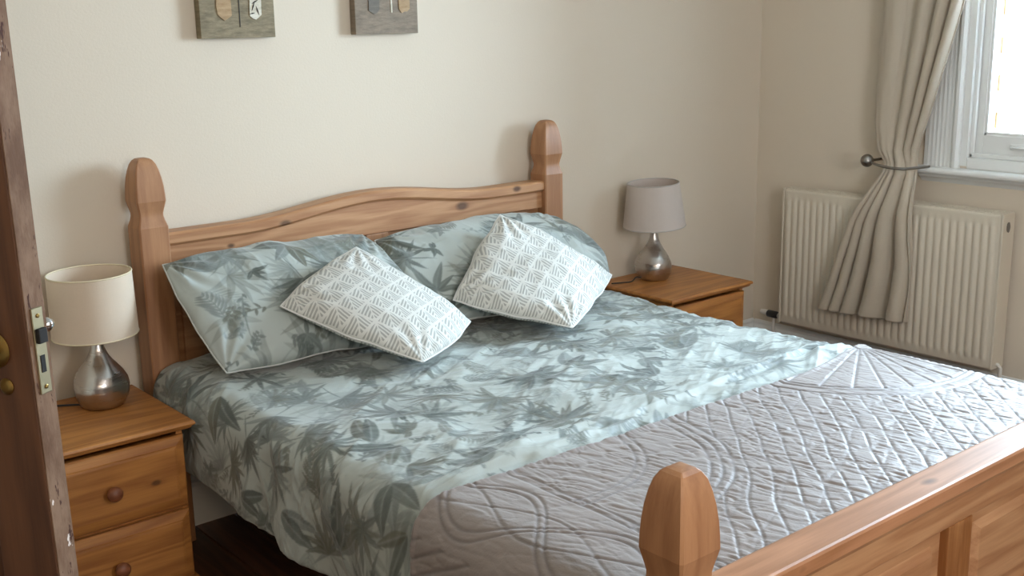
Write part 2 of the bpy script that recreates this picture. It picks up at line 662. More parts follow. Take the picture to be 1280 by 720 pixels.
obj('pane', B(SX0 + 0.018, SX0 + 0.022, YA + 0.05, YB - 0.037, 1.12, ZM - 0.035), M['glass'], sash)
# sash lift
bm = tube([(SX0, -1.21, 1.085), (SX0 - 0.018, -1.213, 1.085), (SX0 - 0.026, -1.225, 1.087), (SX0 - 0.026, -1.275, 1.087), (SX0 - 0.018, -1.287, 1.085), (SX0, -1.29, 1.085)], 0.0055, 8)
box(bm, SX0 - 0.004, SX0 + 0.001, -1.30, -1.20, 1.074, 1.097, bev=0.001)
obj('sash_lift', bm, M['gloss'], sash, 'white painted finger lift', smooth=True, ang=40)
# upper sash (behind)
UX0, UX1 = SX1 + 0.004, SX1 + 0.044
bm = bmesh.new()
box(bm, UX0, UX1, YB - 0.042, YB, ZM - 0.04, WZ1 - 0.03, bev=0.003)
box(bm, UX0, UX1, YA, YA + 0.055, ZM - 0.04, WZ1 - 0.03, bev=0.003)
box(bm, UX0 + 0.001, UX1 - 0.001, YA + 0.054, YB - 0.041, ZM - 0.04, ZM, bev=0.003)
box(bm, UX0 + 0.001, UX1 - 0.001, YA + 0.054, YB - 0.041, WZ1 - 0.09, WZ1 - 0.03, bev=0.003)
us = obj('top_sash', bm, M['gloss'], win)
obj('pane', B(UX0 + 0.018, UX0 + 0.022, YA + 0.05, YB - 0.037, ZM - 0.005, WZ1 - 0.085), M['glass'], us)

# outside: brick reveal of the window opening
xo = XR + TH + 0.035
rev = struct('wall_outside_brickwork', B(xo + 0.004, xo + 0.21, -1.02, 0.2, 0.5, 2.7), M['mortar'])
z = 0.905
k = 0
bme = None
while z < 2.45:
    widths = [(0.0, 0.215)] if k % 2 == 0 else [(0.0, 0.1), (0.11, 0.215)]
    for a, b_ in widths:
        obj('brick', B(xo + a + 0.001, xo + b_ + 0.001, -1.026, -0.96, z, z + 0.065, bev=0.003, seg=1), M['brick'], rev)
    z += 0.076
    k += 1
obj('stone_sill', B(XR + TH + 0.035, XR + TH + 0.30, -2.5, -1.027, 0.93, 1.0), M['mortar'], rev)

# ------------------------------------------------------------------ door (foreground, open)
hz = Vector((-1.575, -1.549, 0))
U = Vector((math.cos(R(300)), math.sin(R(300)), 0))       # hinge -> free edge
Nn = Vector((U.y, -U.x, 0))                               # towards the face with the knob
door = empty('door_1', (0, 0, 0))
door['kind'] = 'structure'
door.matrix_world = Matrix((
    (-U.x, Nn.x, 0, hz.x), (-U.y, Nn.y, 0, hz.y), (0, 0, 1, 0), (0, 0, 0, 1)))
# local frame: x from the free edge to the hinge (0..0.76), y from the far face (0) to the near face (0.044)
rz = Matrix.Rotation(R(0.75), 4, door.matrix_world.to_3x3() @ Vector((0, 1, 0)))
piv = Matrix.Translation(Vector((hz.x, hz.y, 1.1)))
door.matrix_world = piv @ rz @ piv.inverted() @ door.matrix_world
bm = B(0, 0.115, 0, 0.044, 0.03, 2.02, bev=0.002)
stile = obj('lock_stile', bm, M['door_face'], door, local=True)
obj('worn_edge', B(-0.0025, 0.0, 0.001, 0.043, 0.03, 2.02, bev=0.0008, seg=1), M['door_edge'], stile, 'lock edge in chipped mauve-brown paint with white specks', local=True)
obj('hinge_stile', B(0.645, 0.76, 0, 0.044, 0.03, 2.02, bev=0.002), M['door_face'], door, local=True)
for z0, z1 in ((0.03, 0.24), (0.80, 0.97), (1.90, 2.02)):
    obj('rail', B(0.115, 0.645, 0, 0.044, z0, z1, bev=0.002), M['door_face'], door, local=True)
obj('muntin', B(0.33, 0.43, 0, 0.044, 0.24, 1.9, bev=0.002), M['door_face'], door, local=True)
for x0, x1 in ((0.115, 0.33), (0.43, 0.645)):
    for z0, z1 in ((0.24, 0.80), (0.97, 1.90)):
        pb = B(x0, x1, 0.015, 0.029, z0, z1)
        box(pb, x0 + 0.03, x1 - 0.03, 0.010, 0.034, z0 + 0.03, z1 - 0.03, bev=0.004)
        obj('door_panel', pb, M['door_face'], door, local=True)
# lock face plate on the free edge
plate = obj('lock_plate', B(-0.0055, -0.002, 0.010, 0.034, 1.045, 1.185, bev=0.001, seg=1), M['lockplate'], door, 'tarnished brass mortice lock plate', local=True)
obj('latch', B(-0.013, -0.005, 0.013, 0.031, 1.128, 1.152, bev=0.002), M['dark'], plate, local=True)
obj('bolt_slot', B(-0.0065, -0.0050, 0.018, 0.027, 1.08, 1.108), M['dark'], plate, local=True)
bm = bmesh.new()
for zz in (1.172, 1.056):
    b2 = lathe([(0.0035, 0), (0.0035, 0.0015), (0.002, 0.0022)], n=12)
    bmesh.ops.rotate(b2, verts=b2.verts, matrix=Matrix.Rotation(-PI / 2, 3, 'Y'))
    bmesh.ops.translate(b2, verts=b2.verts, vec=(-0.0052, 0.022, zz))
    merge(bm, b2)
obj('screw', bm, M['brass'], plate, local=True)


def knob_at(parent, x, z, y0, sg, mat, r=0.026, name='knob'):
    b = lathe([(0.028, 0), (0.030, 0.003), (0.024, 0.007), (0.010, 0.010), (0.009, 0.030), (0.015, 0.034), (r, 0.044), (r * 1.04, 0.052), (r * 0.85, 0.062), (r * 0.4, 0.067)], n=28)
    bmesh.ops.rotate(b, verts=b.verts, matrix=Matrix.Rotation(-sg * PI / 2, 3, 'X'))
    bmesh.ops.translate(b, verts=b.verts, vec=(x, y0, z))
    return obj(name, b, mat, parent, local=True, smooth=True, ang=50)


knob_at(stile, 0.066, 1.118, 0.044, 1, M['brass'], r=0.021, name='door_knob')
b = lathe([(0.013, 0), (0.014, 0.002), (0.010, 0.005), (0.006, 0.006)], n=20)
bmesh.ops.rotate(b, verts=b.verts, matrix=Matrix.Rotation(-PI / 2, 3, 'X'))
bmesh.ops.translate(b, verts=b.verts, vec=(0.052, 0.044, 1.058))
obj('keyhole_cover', b, M['brass'], stile, local=True, smooth=True, ang=50)
b = lathe([(0.006, 0), (0.006, 0.012), (0.0105, 0.016), (0.012, 0.022), (0.009, 0.029), (0.004, 0.031)], n=20)
bmesh.ops.rotate(b, verts=b.verts, matrix=Matrix.Rotation(PI / 2, 3, 'X'))
bmesh.ops.translate(b, verts=b.verts, vec=(0.02, 0.0, 1.145))
obj('far_side_knob', b, M['chrome'], stile, 'small chrome knob on the far face', local=True, smooth=True, ang=50)

# ------------------------------------------------------------------ bed frame
bed = empty('bed_frame', (0, -1.15, 0), 'pine double bed frame with arched headboard and tapered bullet-topped posts', 'bed')
BX = 0.803
YH, YF = -0.075, -2.203


def post_bm(cx, cy, h, w, k=1.0):
    hw = w / 2
    K = k
    prof = [(1.0, 0.0), (1.0, h - 0.206 * K), (0.86, h - 0.186 * K), (0.81, h - 0.174 * K), (0.81, h - 0.166 * K), (0.86, h - 0.155 * K), (1.0, h - 0.128 * K),
            (0.985, h - 0.108 * K), (0.95, h - 0.084 * K), (0.88, h - 0.059 * K), (0.78, h - 0.037 * K), (0.66, h - 0.019 * K), (0.50, h - 0.007 * K), (0.36, h - 0.002 * K), (0.2, h)]
    bm = bmesh.new()
    rings = []
    for s, z in prof:
        ch = 0.09 * hw * 2 * (s if s > 0.5 else s)
        a = hw * s
        c = min(ch * 0.55, a * 0.5)
        pts = [(a, -a + c), (a, a - c), (a - c, a), (-a + c, a), (-a, a - c), (-a, -a + c), (-a + c, -a), (a - c, -a)]
        rings.append([bm.verts.new((cx + px, cy + py, z)) for px, py in pts])
    for a, b in zip(rings, rings[1:]):
        for i in range(8):
            bm.faces.new((a[i], a[(i + 1) % 8], b[(i + 1) % 8], b[i]))
    bm.faces.new(rings[0]); bm.faces.new(rings[-1])
    return bm


for nm, px_, py_, h_, w_, k_ in (('head_post', -BX, YH, 1.229, 0.092, 1.0), ('head_post', BX, YH, 1.229, 0.092, 1.0), ('foot_post', -BX, YF, 0.895, 0.100, 1.12), ('foot_post', BX, YF, 0.895, 0.100, 1.12)):
    po = obj(nm, post_bm(px_, py_, h_, w_, k_), M['pine_z'], bed, smooth=True, ang=17)
    vs_ = po.data.vertices
    for e_ in po.data.edges:
        za, zb = vs_[e_.vertices[0]].co.z, vs_[e_.vertices[1]].co.z
        if abs(za - zb) < 1e-5 and min(abs(za - (h_ - c_ * k_)) for c_ in (0.206, 0.128)) < 1e-4:
            e_.use_edge_sharp = True


def arch(x):
    t = abs(x) / 0.52
    if t >= 1: return 0.0
    return 0.046 * (0.5 + 0.5 * math.cos(PI * t))


def arched(x0, x1, y0, y1, lo, hi, n=48, bev=0.0):
    """slab between z=lo(x) and z=hi(x)"""
    bm = bmesh.new()
    secs = []
    for i in range(n + 1):
        x = x0 + (x1 - x0) * i / n
        l, h = lo(x), hi(x)
        b = bev
        pts = [(y0 + b, l), (y0, l + b), (y0, h - b), (y0 + b * 0.4, h - b * 0.4), (y0 + b, h), (y1 - b, h), (y1, h - b), (y1, l)]
        secs.append([bm.verts.new((x, py, pz)) for py, pz in pts])
    for a, b in zip(secs, secs[1:]):
        for k in range(8):
            bm.faces.new((a[k], a[(k + 1) % 8], b[(k + 1) % 8], b[k]))
    bm.faces.new(secs[0]); bm.faces.new(secs[-1])
    return bm


hx = BX - 0.045
kn_h = wood('bed_pine_headboard_board', PL, PD, 'X', seed=14, knots=((0.369, 1.05, 0.948, 0.016), (-0.55, 1.05, 0.93, 0.008)))
kn_c = wood('bed_pine_headboard_cap', PL, PD, 'X', seed=15, knots=((-0.361, 1.04, 0.978, 0.013), (0.62, 1.04, 0.985, 0.011)))
obj('headboard_cap', arched(-hx, hx, -0.112, -0.035, lambda x: 0.960 + arch(x) * 1.05, lambda x: 1.0 + arch(x), bev=0.008), kn_c, bed, smooth=True, ang=30)
hb = obj('headboard_rail', arched(-hx, hx, -0.097, -0.05, lambda x: 0.895, lambda x: 0.966 + arch(x) * 1.05, bev=0.003), kn_h, bed)
obj('headboard_stile', B(-0.045, 0.045, -0.094, -0.052, 0.36, 0.895, bev=0.003), M['pine_z'], bed)
for s in (-1, 1):
    x0, x1 = sorted((s * 0.045, s * hx))
    pb = B(x0, x1, -0.075, -0.06, 0.36, 0.896)
    box(pb, x0 + 0.035, x1 - 0.035, -0.086, -0.06, 0.39, 0.865, bev=0.006)
    obj('headboard_panel', pb, M['pine_x'], bed)
obj('headboard_bottom_rail', B(-hx, hx, -0.097, -0.05, 0.27, 0.36, bev=0.003), M['pine_x'], bed)
for s in (-1, 1):
    a, b_ = sorted((s * 0.775, s * 0.803))
    obj('side_rail', B(a, b_, YF + 0.05, YH - 0.046, 0.37, 0.49, bev=0.003), M['pine_y'], bed)
for k in range(12):
    y = -0.28 - k * 0.16
    obj('bed_slat', B(-0.775, 0.775, y - 0.035, y + 0.035, 0.372, 0.390, bev=0.002, seg=1), M['pine_x'], bed)
# footboard
fx = BX - 0.048
kn_f = wood('bed_pine_foot_cap', lin(196, 142, 104), PD, 'X', seed=16, knots=((-0.02, -1.055, 0.655, 0.016), (-0.52, -1.09, 0.63, 0.010)))
capp = [(-2.244, 0.612), (-2.250, 0.616), (-2.250, 0.640), (-2.247, 0.645), (-2.242, 0.647), (-2.162, 0.640), (-2.154, 0.636), (-2.151, 0.628), (-2.151, 0.612)]
obj('footboard_cap', sweep_x(capp, -fx, fx), kn_f, bed)
obj('footboard_rail', B(-fx, fx, -2.230, -2.176, 0.530, 0.612, bev=0.003), M['pine_x'], bed)
obj('footboard_moulding', sweep_x([(-2.230, 0.595), (-2.236, 0.597), (-2.242, 0.608), (-2.242, 0.612), (-2.23, 0.612)], -fx, fx), M['pine_x'], bed)
st_m = wood('bed_pine_foot_stile', lin(186, 134, 84), lin(140, 88, 44), 'Z', seed=18, contrast=1.2)
for cx in (-0.40, 0.08, 0.56):
    obj('footboard_stile', B(cx - 0.05, cx + 0.05, -2.232, -2.180, 0.27, 0.530, bev=0.002), st_m, bed)
xs = [-fx, -0.45, -0.35, 0.03, 0.13, 0.51, 0.61, fx]
for a, b_ in ((-fx, -0.45), (-0.35, 0.03), (0.13, 0.51), (0.61, fx)):
    pb = B(a, b_, -2.212, -2.195, 0.27, 0.531)
    # raised field with sloped bevel
    bt = bmesh.new()
    bmesh.ops.create_cube(bt, size=1)
    m_ = 0.03
    for v_ in bt.verts:
        fr_ = v_.co.y < 0
        ins = m_ + (0.022 if fr_ else 0)
        v_.co = Vector(((a + ins) if v_.co.x < 0 else (b_ - ins), -2.226 if fr_ else -2.205, (0.27 + ins) if v_.co.z < 0 else (0.531 - ins)))
    merge(pb, bt)
    obj('footboard_panel', pb, M['pine_x'], bed)
obj('footboard_bottom_rail', B(-fx, fx, -2.230, -2.176, 0.17, 0.27, bev=0.003), M['pine_x'], bed)

# mattress
mt = obj('mattress', B(-0.765, 0.765, -2.12, -0.125, 0.392, 0.555, bev=0.04, seg=4), M['sheet'], smooth=True)
tag(mt, 'thick mattress in white sheet lying on the bed slats under the leaf-print duvet', 'mattress')

# ------------------------------------------------------------------ printed cloth: leaves drawn into a colour grid
def lattice(nx, ny, seed):
    return np.random.default_rng(seed).random((nx, ny)) * 2 - 1


def vnoise(x, y, seed=0):
    g = lattice(128, 128, seed)
    xi = np.floor(x).astype(int); yi = np.floor(y).astype(int)
    fx_ = x - xi; fy_ = y - yi
    fx_ = fx_ * fx_ * fx_ * (fx_ * (fx_ * 6 - 15) + 10)
    fy_ = fy_ * fy_ * fy_ * (fy_ * (fy_ * 6 - 15) + 10)
    a = g[xi % 128, yi % 128]; b = g[(xi + 1) % 128, yi % 128]
    c = g[xi % 128, (yi + 1) % 128]; d = g[(xi + 1) % 128, (yi + 1) % 128]
    return (a * (1 - fx_) + b * fx_) * (1 - fy_) + (c * (1 - fx_) + d * fx_) * fy_


def fbm(x, y, seed=0, o=3):
    s = 0; a = 1
    for k in range(o):
        s = s + a * vnoise(x * 2 ** k + 7.3 * k, y * 2 ** k + 3.1 * k, seed + k)
        a *= 0.5
    return s


def ridged(x, y, seed=0, o=2):
    s = 0; a = 1
    for k in range(o):
        s = s + a * (1 - 2 * np.abs(vnoise(x * 2 ** k + 5.3 * k, y * 2 ** k + 1.9 * k, seed + k)))
        a *= 0.5
    return s


def ss(a, b, x):
    t = np.clip((x - a) / (b - a), 0, 1)
    return t * t * (3 - 2 * t)


BASE = np.array(lin(169, 176, 170))
LEAF = [np.array(lin(*c)) for c in ((84, 92, 86), (102, 110, 104), (72, 80, 74), (118, 126, 122), (92, 94, 80))]
PALE = np.array(lin(150, 158, 154))


class Print:
    def __init__(s, w, h, res=0.0025, base=BASE):
        s.res = res
        s.nx, s.ny = int(w / res) + 2, int(h / res) + 2
        s.im = np.zeros((s.nx, s.ny, 3)) + base

    def blade(s, cx, cy, ang, L, wd, col, al=0.85, curve=0.0, veins=False, lo=0.0):
        ext = L * 1.15 + wd
        x0, x1 = max(0, int((cx - ext) / s.res)), min(s.nx, int((cx + ext) / s.res) + 1)
        y0, y1 = max(0, int((cy - ext) / s.res)), min(s.ny, int((cy + ext) / s.res) + 1)
        if x0 >= x1 or y0 >= y1: return
        X, Y = np.meshgrid(np.arange(x0, x1) * s.res - cx, np.arange(y0, y1) * s.res - cy, indexing='ij')
        u = (X * math.cos(ang) + Y * math.sin(ang)) / L
        v = -X * math.sin(ang) + Y * math.cos(ang) - curve * L * u * u
        uc = np.clip(u, 0, 1)
        w = wd * np.sin(PI * uc ** 0.75) ** 0.8
        inside = np.clip((w - np.abs(v)) / (s.res * 0.9) + 0.5, 0, 1) * (u > 0) * (u < 1)
        if veins:
            k = np.sin((u * L - np.abs(v) * 1.1) * 2 * PI / 0.011)
            shade = 1 + 0.16 * np.sign(v) * (v != 0) + 0.10 * k
            midv = np.exp(-(v / (s.res * 1.1)) ** 2)
        else:
            shade = 1 + 0.10 * np.sign(v)
            midv = 0.4 * np.exp(-(v / (s.res * 0.9)) ** 2)
        c = col[None, None, :] * shade[..., None]
        c = c * (1 - midv[..., None] * 0.55) + PALE * midv[..., None] * 0.55
        a = (inside * al)[..., None]
        s.im[x0:x1, y0:y1] = s.im[x0:x1, y0:y1] * (1 - a) + c * a

    def palm(s, x, y, a, size, r, al):
        n = r.integers(8, 14)
        sp = r.uniform(1.0, 2.4)
        col = LEAF[r.integers(0, 5)]
        cv = r.uniform(0.2, 0.6)
        for k in range(n):
            t = (k / (n - 1) - 0.5) * 2
            s.blade(x, y, a + t * sp + r.uniform(-.08, .08), size * (1 - 0.25 * abs(t)) * r.uniform(0.7, 1.15), size * r.uniform(0.05, 0.085), col if r.random() < .6 else LEAF[r.integers(0, 5)], al, curve=t * cv + r.uniform(-.1, .1))
        s.blade(x, y, a + PI + r.uniform(-.4, .4), size * 0.8, 0.0024, col, al, curve=r.uniform(-.3, .3))

    def star(s, x, y, a, size, r, al):
        col = LEAF[r.integers(0, 5)]
        for k in range(r.integers(7, 11)):
            s.blade(x, y, r.uniform(0, 2 * PI), size * r.uniform(0.25, 0.5), size * 0.06, col, al, curve=r.uniform(-.5, .5))

    def frond(s, x, y, a, size, r, al):
        col = LEAF[r.integers(0, 5)]
        cv = r.uniform(-0.35, 0.35)
        s.blade(x, y, a, size, 0.0022, col, al, curve=cv)
        n = int(size / 0.011)
        for k in range(2, n):
            t = k / n
            px = t * size; py = cv * size * t * t
            wx = x + px * math.cos(a) - py * math.sin(a); wy = y + px * math.sin(a) + py * math.cos(a)
            aa = a + math.atan(2 * cv * t)
            l = size * 0.34 * math.sin(PI * min(1, t * 0.9 + 0.12)) + 0.01
            for sg in (-1, 1):
                s.blade(wx, wy, aa + sg * r.uniform(0.8, 0.95), l, 0.0038, col, al, curve=-sg * 0.15)

    def broad(s, x, y, a, size, r, al):
        n = r.integers(2, 5)
        for k in range(n):
            s.blade(x, y, a + (k - (n - 1) / 2) * r.uniform(0.5, 0.8), size * r.uniform(0.8, 1.15), size * r.uniform(0.12, 0.19), LEAF[r.integers(0, 5)], al, curve=r.uniform(-.3, .3), veins=True)

    def sprig(s, x, y, a, size, r, al):
        col = LEAF[r.integers(0, 5)]
        s.blade(x, y, a, size, 0.0025, col, al, curve=r.uniform(-.3, .3))
        for k in range(9):
            t = k / 9
            px, py = x + math.cos(a) * size * t, y + math.sin(a) * size * t
            s.blade(px, py, a + (-1) ** k * r.uniform(.5, 1.2), r.uniform(.012, .026), 0.0045, col, al)

    def fill(s, r, step=0.125, al=0.85, avoid=None):
        W_, H_ = s.nx * s.res, s.ny * s.res
        for layer, (st, a0) in enumerate(((step * 1.2, 0.4), (step, al))):
            ny_ = int(H_ / st) + 2
            nx_ = int(W_ / st) + 2
            for i in range(nx_):
                for j in range(ny_):
                    x = (i + 0.5 * (j % 2) + r.uniform(-.32, .32)) * st
                    y = (j + r.uniform(-.32, .32)) * st
                    if layer and r.random() < 0.10: continue
                    a = r.uniform(0, 2 * PI)
                    f = [s.palm, s.frond, s.broad, s.star, s.palm, s.sprig][r.integers(0, 6)]
                    al_ = a0 * r.uniform(0.75, 1.1)
                    f(x, y, a, st * r.uniform(0.8, 1.3), r, min(al_, 0.95))
                    if layer and r.random() < 0.75:
                        s.sprig(x + r.uniform(-.05, .05), y + r.uniform(-.05, .05), r.uniform(0, 2 * PI), st * 0.5, r, a0 * 0.8)
        return s

    def sample(s, x, y):
        fx_ = np.clip(x / s.res, 0, s.nx - 1.001); fy_ = np.clip(y / s.res, 0, s.ny - 1.001)
        xi = fx_.astype(int); yi = fy_.astype(int)
        a = (fx_ - xi)[..., None]; b = (fy_ - yi)[..., None]
        im = s.im
        return (im[xi, yi] * (1 - a) + im[xi + 1, yi] * a) * (1 - b) + (im[xi, yi + 1] * (1 - a) + im[xi + 1, yi + 1] * a) * b


def grid_obj(name, P, mat, parent=None, colors=None, uv=None, closed_pair=False, label=None, flip=False, origin=None):
    """P: (n,m,3) grid, or with closed_pair a (2,n,m,3) front and back grid sharing the rim"""
    if closed_pair:
        F, Bk = P
        n, m_ = F.shape[:2]
        idF = np.arange(n * m_).reshape(n, m_)
        idB = np.full((n, m_), -1)
        inner = np.arange((n - 2) * (m_ - 2)).reshape(n - 2, m_ - 2) + n * m_
        idB[:] = idF
        idB[1:-1, 1:-1] = inner
        verts = np.concatenate([F.reshape(-1, 3), Bk[1:-1, 1:-1].reshape(-1, 3)])
        q1 = np.stack([idF[:-1, :-1], idF[1:, :-1], idF[1:, 1:], idF[:-1, 1:]], -1).reshape(-1, 4)
        q2 = np.stack([idB[:-1, :-1], idB[:-1, 1:], idB[1:, 1:], idB[1:, :-1]], -1).reshape(-1, 4)
        quads = np.concatenate([q1, q2])
        if colors is not None:
            colors = np.concatenate([colors[0].reshape(-1, 3), colors[1][1:-1, 1:-1].reshape(-1, 3)])
        if uv is not None:
            uv = np.concatenate([uv.reshape(-1, 2), uv[1:-1, 1:-1].reshape(-1, 2)])
    else:
        n, m_ = P.shape[:2]
        idF = np.arange(n * m_).reshape(n, m_)
        verts = P.reshape(-1, 3)
        quads = np.stack([idF[:-1, :-1], idF[1:, :-1], idF[1:, 1:], idF[:-1, 1:]], -1).reshape(-1, 4)
        if colors is not None: colors = colors.reshape(-1, 3)
        if uv is not None: uv = uv.reshape(-1, 2)
    if flip: quads = quads[:, ::-1]
    off = np.array(base_of(parent)) if parent is not None else (np.array(origin) if origin is not None else np.zeros(3))
    verts = verts - off
    me = bpy.data.meshes.new(name)
    me.vertices.add(len(verts))
    me.vertices.foreach_set('co', verts.astype(np.float32).ravel())
    me.loops.add(quads.size)
    me.loops.foreach_set('vertex_index', quads.astype(np.int32).ravel())
    me.polygons.add(len(quads))
    me.polygons.foreach_set('loop_start', (np.arange(len(quads)) * 4).astype(np.int32))
    me.update(calc_edges=True)
    if colors is not None:
        ca = me.color_attributes.new('print', 'FLOAT_COLOR', 'POINT')
        ca.data.foreach_set('color', np.concatenate([colors, np.ones((len(colors), 1))], 1).astype(np.float32).ravel())
    if uv is not None:
        ul = me.uv_layers.new(name='UVMap')
        ul.data.foreach_set('uv', uv[quads.ravel()].astype(np.float32).ravel())
    me.shade_smooth()
    me.materials.append(mat)
    o = bpy.data.objects.new(name, me)
    COL.objects.link(o)
    o.parent = parent
    if origin is not None and parent is None: o.location = origin
    if label: o['label'] = label
    return o


def normals(P):
    du = np.gradient(P, axis=0); dv = np.gradient(P, axis=1)
    n = np.cross(du, dv)
    return n / (np.linalg.norm(n, axis=-1, keepdims=True) + 1e-12)


# cross-section of cloth lying over the bed: arc length s (0 = bed centre)
def cross_x(s, a, r, curl=0.0):
    sg = np.sign(s); t = np.abs(s)
    q = PI / 2 * r
    th = np.clip((t - a) / r, 0, PI / 2)
    x = np.where(t < a, t, a + r * np.sin(th))
    z = np.where(t < a, 0, -r * (1 - np.cos(th)))
    z = z - np.clip(t - a - q, 0, None)
    return sg * x, z


# ------------------------------------------------------------------ duvet
def bed_surface(s, y, ztop, a, r, hang_out=0.0):
    x, z = cross_x(s, a, r)
    down = np.clip(np.abs(s) - a - r, 0, 0.5)
    x = x + np.sign(s) * hang_out * ss(0, 0.25, down)
    return x, ztop + z


DS = 0.0034
s_l, s_r = -1.15, 1.12
sv = np.arange(s_l, s_r, DS)
yv = np.concatenate([np.arange(-0.13, -1.60, -DS), np.arange(-1.60, -2.10, -0.02)])
SS, YY = np.meshgrid(sv, yv, indexing='ij')
hem = 0.055 * ss(-0.1, -0.9, YY) * 0 + 0
# hem creeps lower towards the foot on the left
stretch = np.where(SS < -0.85, 1 + 0.0 * SS, 1)
x, z = bed_surface(SS, YY, 0.606, 0.775, 0.085, 0.012)
# lower the hanging part progressively: hem z about .35 near the head, .27 near the foot
dn = np.clip(np.abs(SS) - 0.775 - 0.085 * PI / 2, 0, None)
hl = np.clip(1.0 + (-YY - 0.75) * 0.28, 0.82, 1.3)
z = z - dn * (hl - 1) * (SS < 0)
P = np.stack([x, YY, z], -1)
N = normals(P)
if N[len(sv) // 2, 10, 2] < 0: N = -N
top = 1 - ss(0.70, 0.86, np.abs(SS))
h = 0.011 * fbm(SS * 2.6, YY * 2.6, 11, 2)
c1, s1 = math.cos(0.55), math.sin(0.55)
A1, B1 = SS * c1 + YY * s1, -SS * s1 + YY * c1
h += 0.0048 * ridged(A1 * 3.2, B1 * 13, 21, 3) * ss(-0.2, 0.9, fbm(SS * 3, YY * 3, 77, 2) + 0.6)
A2, B2 = SS * math.cos(-0.35) + YY * math.sin(-0.35), -SS * math.sin(-0.35) + YY * math.cos(-0.35)
h += 0.0034 * ridged(A2 * 5, B2 * 20, 31, 3) * ss(-0.3, 0.7, fbm(SS * 3.5, YY * 3.5, 97, 2) + 0.3)
# crumpled ridge where it is pushed up by the quilt
near = np.exp(-((YY + 1.44) / 0.07) ** 2)
h += near * (0.012 + 0.010 * ridged(SS * 3.0, YY * 22, 41, 2)) * top
# long soft folds from the left pillow to the side
fold = np.exp(-((SS + 0.55) / 0.35) ** 2) * ss(-0.35, -0.7, YY)
h += fold * 0.010 * ridged((SS * 0.8 + YY * 0.6) * 3, (-SS * 0.6 + YY * 0.8) * 7, 51, 1)
# side hang: vertical waves that grow to the hem
side = ss(0.80, 1.12, np.abs(SS))
h += side * ss(-0.30, -0.75, YY) * (0.011 * np.sin(YY * 17 + 1.3 * np.sin(YY * 7)) + 0.010 * fbm(SS * 5, YY * 6, 61, 2))
P = P + N * h[..., None]
# curl the hem inwards so that it shows a thickness
for sgn, e in ((-1, s_l), (1, s_r)):
    k = np.clip(1 - np.abs(SS - e) / 0.045, 0, 1)
    th = k * PI
    P[..., 0] -= sgn * 0.014 * (1 - np.cos(th)) * (k > 0)
    P[..., 2] += (0.045 * k - 0.014 * np.sin(th)) * (k > 0)
pr_ = Print(2.4, 1.65, 0.002)
pr_.fill(np.random.default_rng(5), 0.122, 0.95)
colr = pr_.sample(SS - s_l, -YY)
duvet = grid_obj('duvet', P, M['leaf_cotton'], colors=colr, origin=(0, -1.1, 0.55))
tag(duvet, 'sage green duvet with grey jungle-leaf print spread over the bed', 'duvet')

# ------------------------------------------------------------------ quilt across the foot
QS = 0.0032
sv = np.arange(-1.42, 1.30, QS)
yv = np.arange(-1.485, -2.150, -QS)
SS, YY = np.meshgrid(sv, yv, indexing='ij')
x, z = bed_surface(SS, YY, 0.622, 0.785, 0.088, 0.02)
EDGE = -1.525 + 0.016 * fbm(SS * 2.2, SS * 0 + 3, 5, 2) + 0.05 * ss(0.45, 0.82, SS) - 0.03 * ss(-0.80, -1.3, SS)
t_ = (YY + 1.485) / (-0.665)
YQ = EDGE + t_ * (-2.150 - EDGE)
P = np.stack([x, YQ, z], -1)
N = normals(P)
if N[len(sv) // 2, 10, 2] < 0: N = -N
XX = SS; Yq = YQ


def groove(d, w=0.006, depth=1.0):
    return -depth * np.exp(-(d / w) ** 2)


def lines(phase, spacing, w=0.005):
    f = (phase / spacing) % 1.0
    d = np.minimum(f, 1 - f) * spacing
    return -np.exp(-(d / w) ** 2)


wob = 0.012 * fbm(XX * 5, Yq * 5, 8, 2)
g = np.zeros_like(XX)
# regions: left medallion circle, right medallion circle, plain border to the far left, lattice between
dl = np.hypot(XX + 0.55, Yq + 1.50) + wob * 0.5
dr = np.hypot(XX - 0.72, Yq + 1.46) + wob * 0.5
inL = dl < 0.475
inR = dr < 0.44
for rr in (0.425, 0.450, 0.475):
    g += groove(dl - rr, 0.0045) * (XX > -0.63)
for rr in (0.385, 0.405, 0.44):
    g += groove(dr - rr, 0.0045)
lat = (~inL) & (~inR) & (XX > -0.62)
g += lines(XX - Yq + wob, 0.072, 0.004) * lat
g += 0.35 * lines(XX * -0.42 + Yq * 0.9 + wob, 0.085, 0.004) * lat
# fan inside the right medallion
ang = np.arctan2(Yq + 1.505, XX - 0.79)
fan = (dr < 0.385) & (Yq < -1.45)
f = (ang / 0.2) % 1.0
d = np.minimum(f, 1 - f) * 0.2 * np.hypot(Yq + 1.505, XX - 0.79)
g += -np.exp(-(d / 0.004) ** 2) * fan * (np.hypot(Yq + 1.505, XX - 0.79) > 0.03)
g += lines(dr + 0.01, 0.022, 0.004) * (XX > 0.80) * 0.6 * inR
# inside the left medallion: loose curves
in2 = inL & (dl < 0.42) & (XX > -0.62)
g += groove((dl - 0.30) + 0.02 * np.sin(ang * 6), 0.004) * in2
g += groove((dl - 0.275) + 0.02 * np.sin(ang * 6), 0.004) * in2
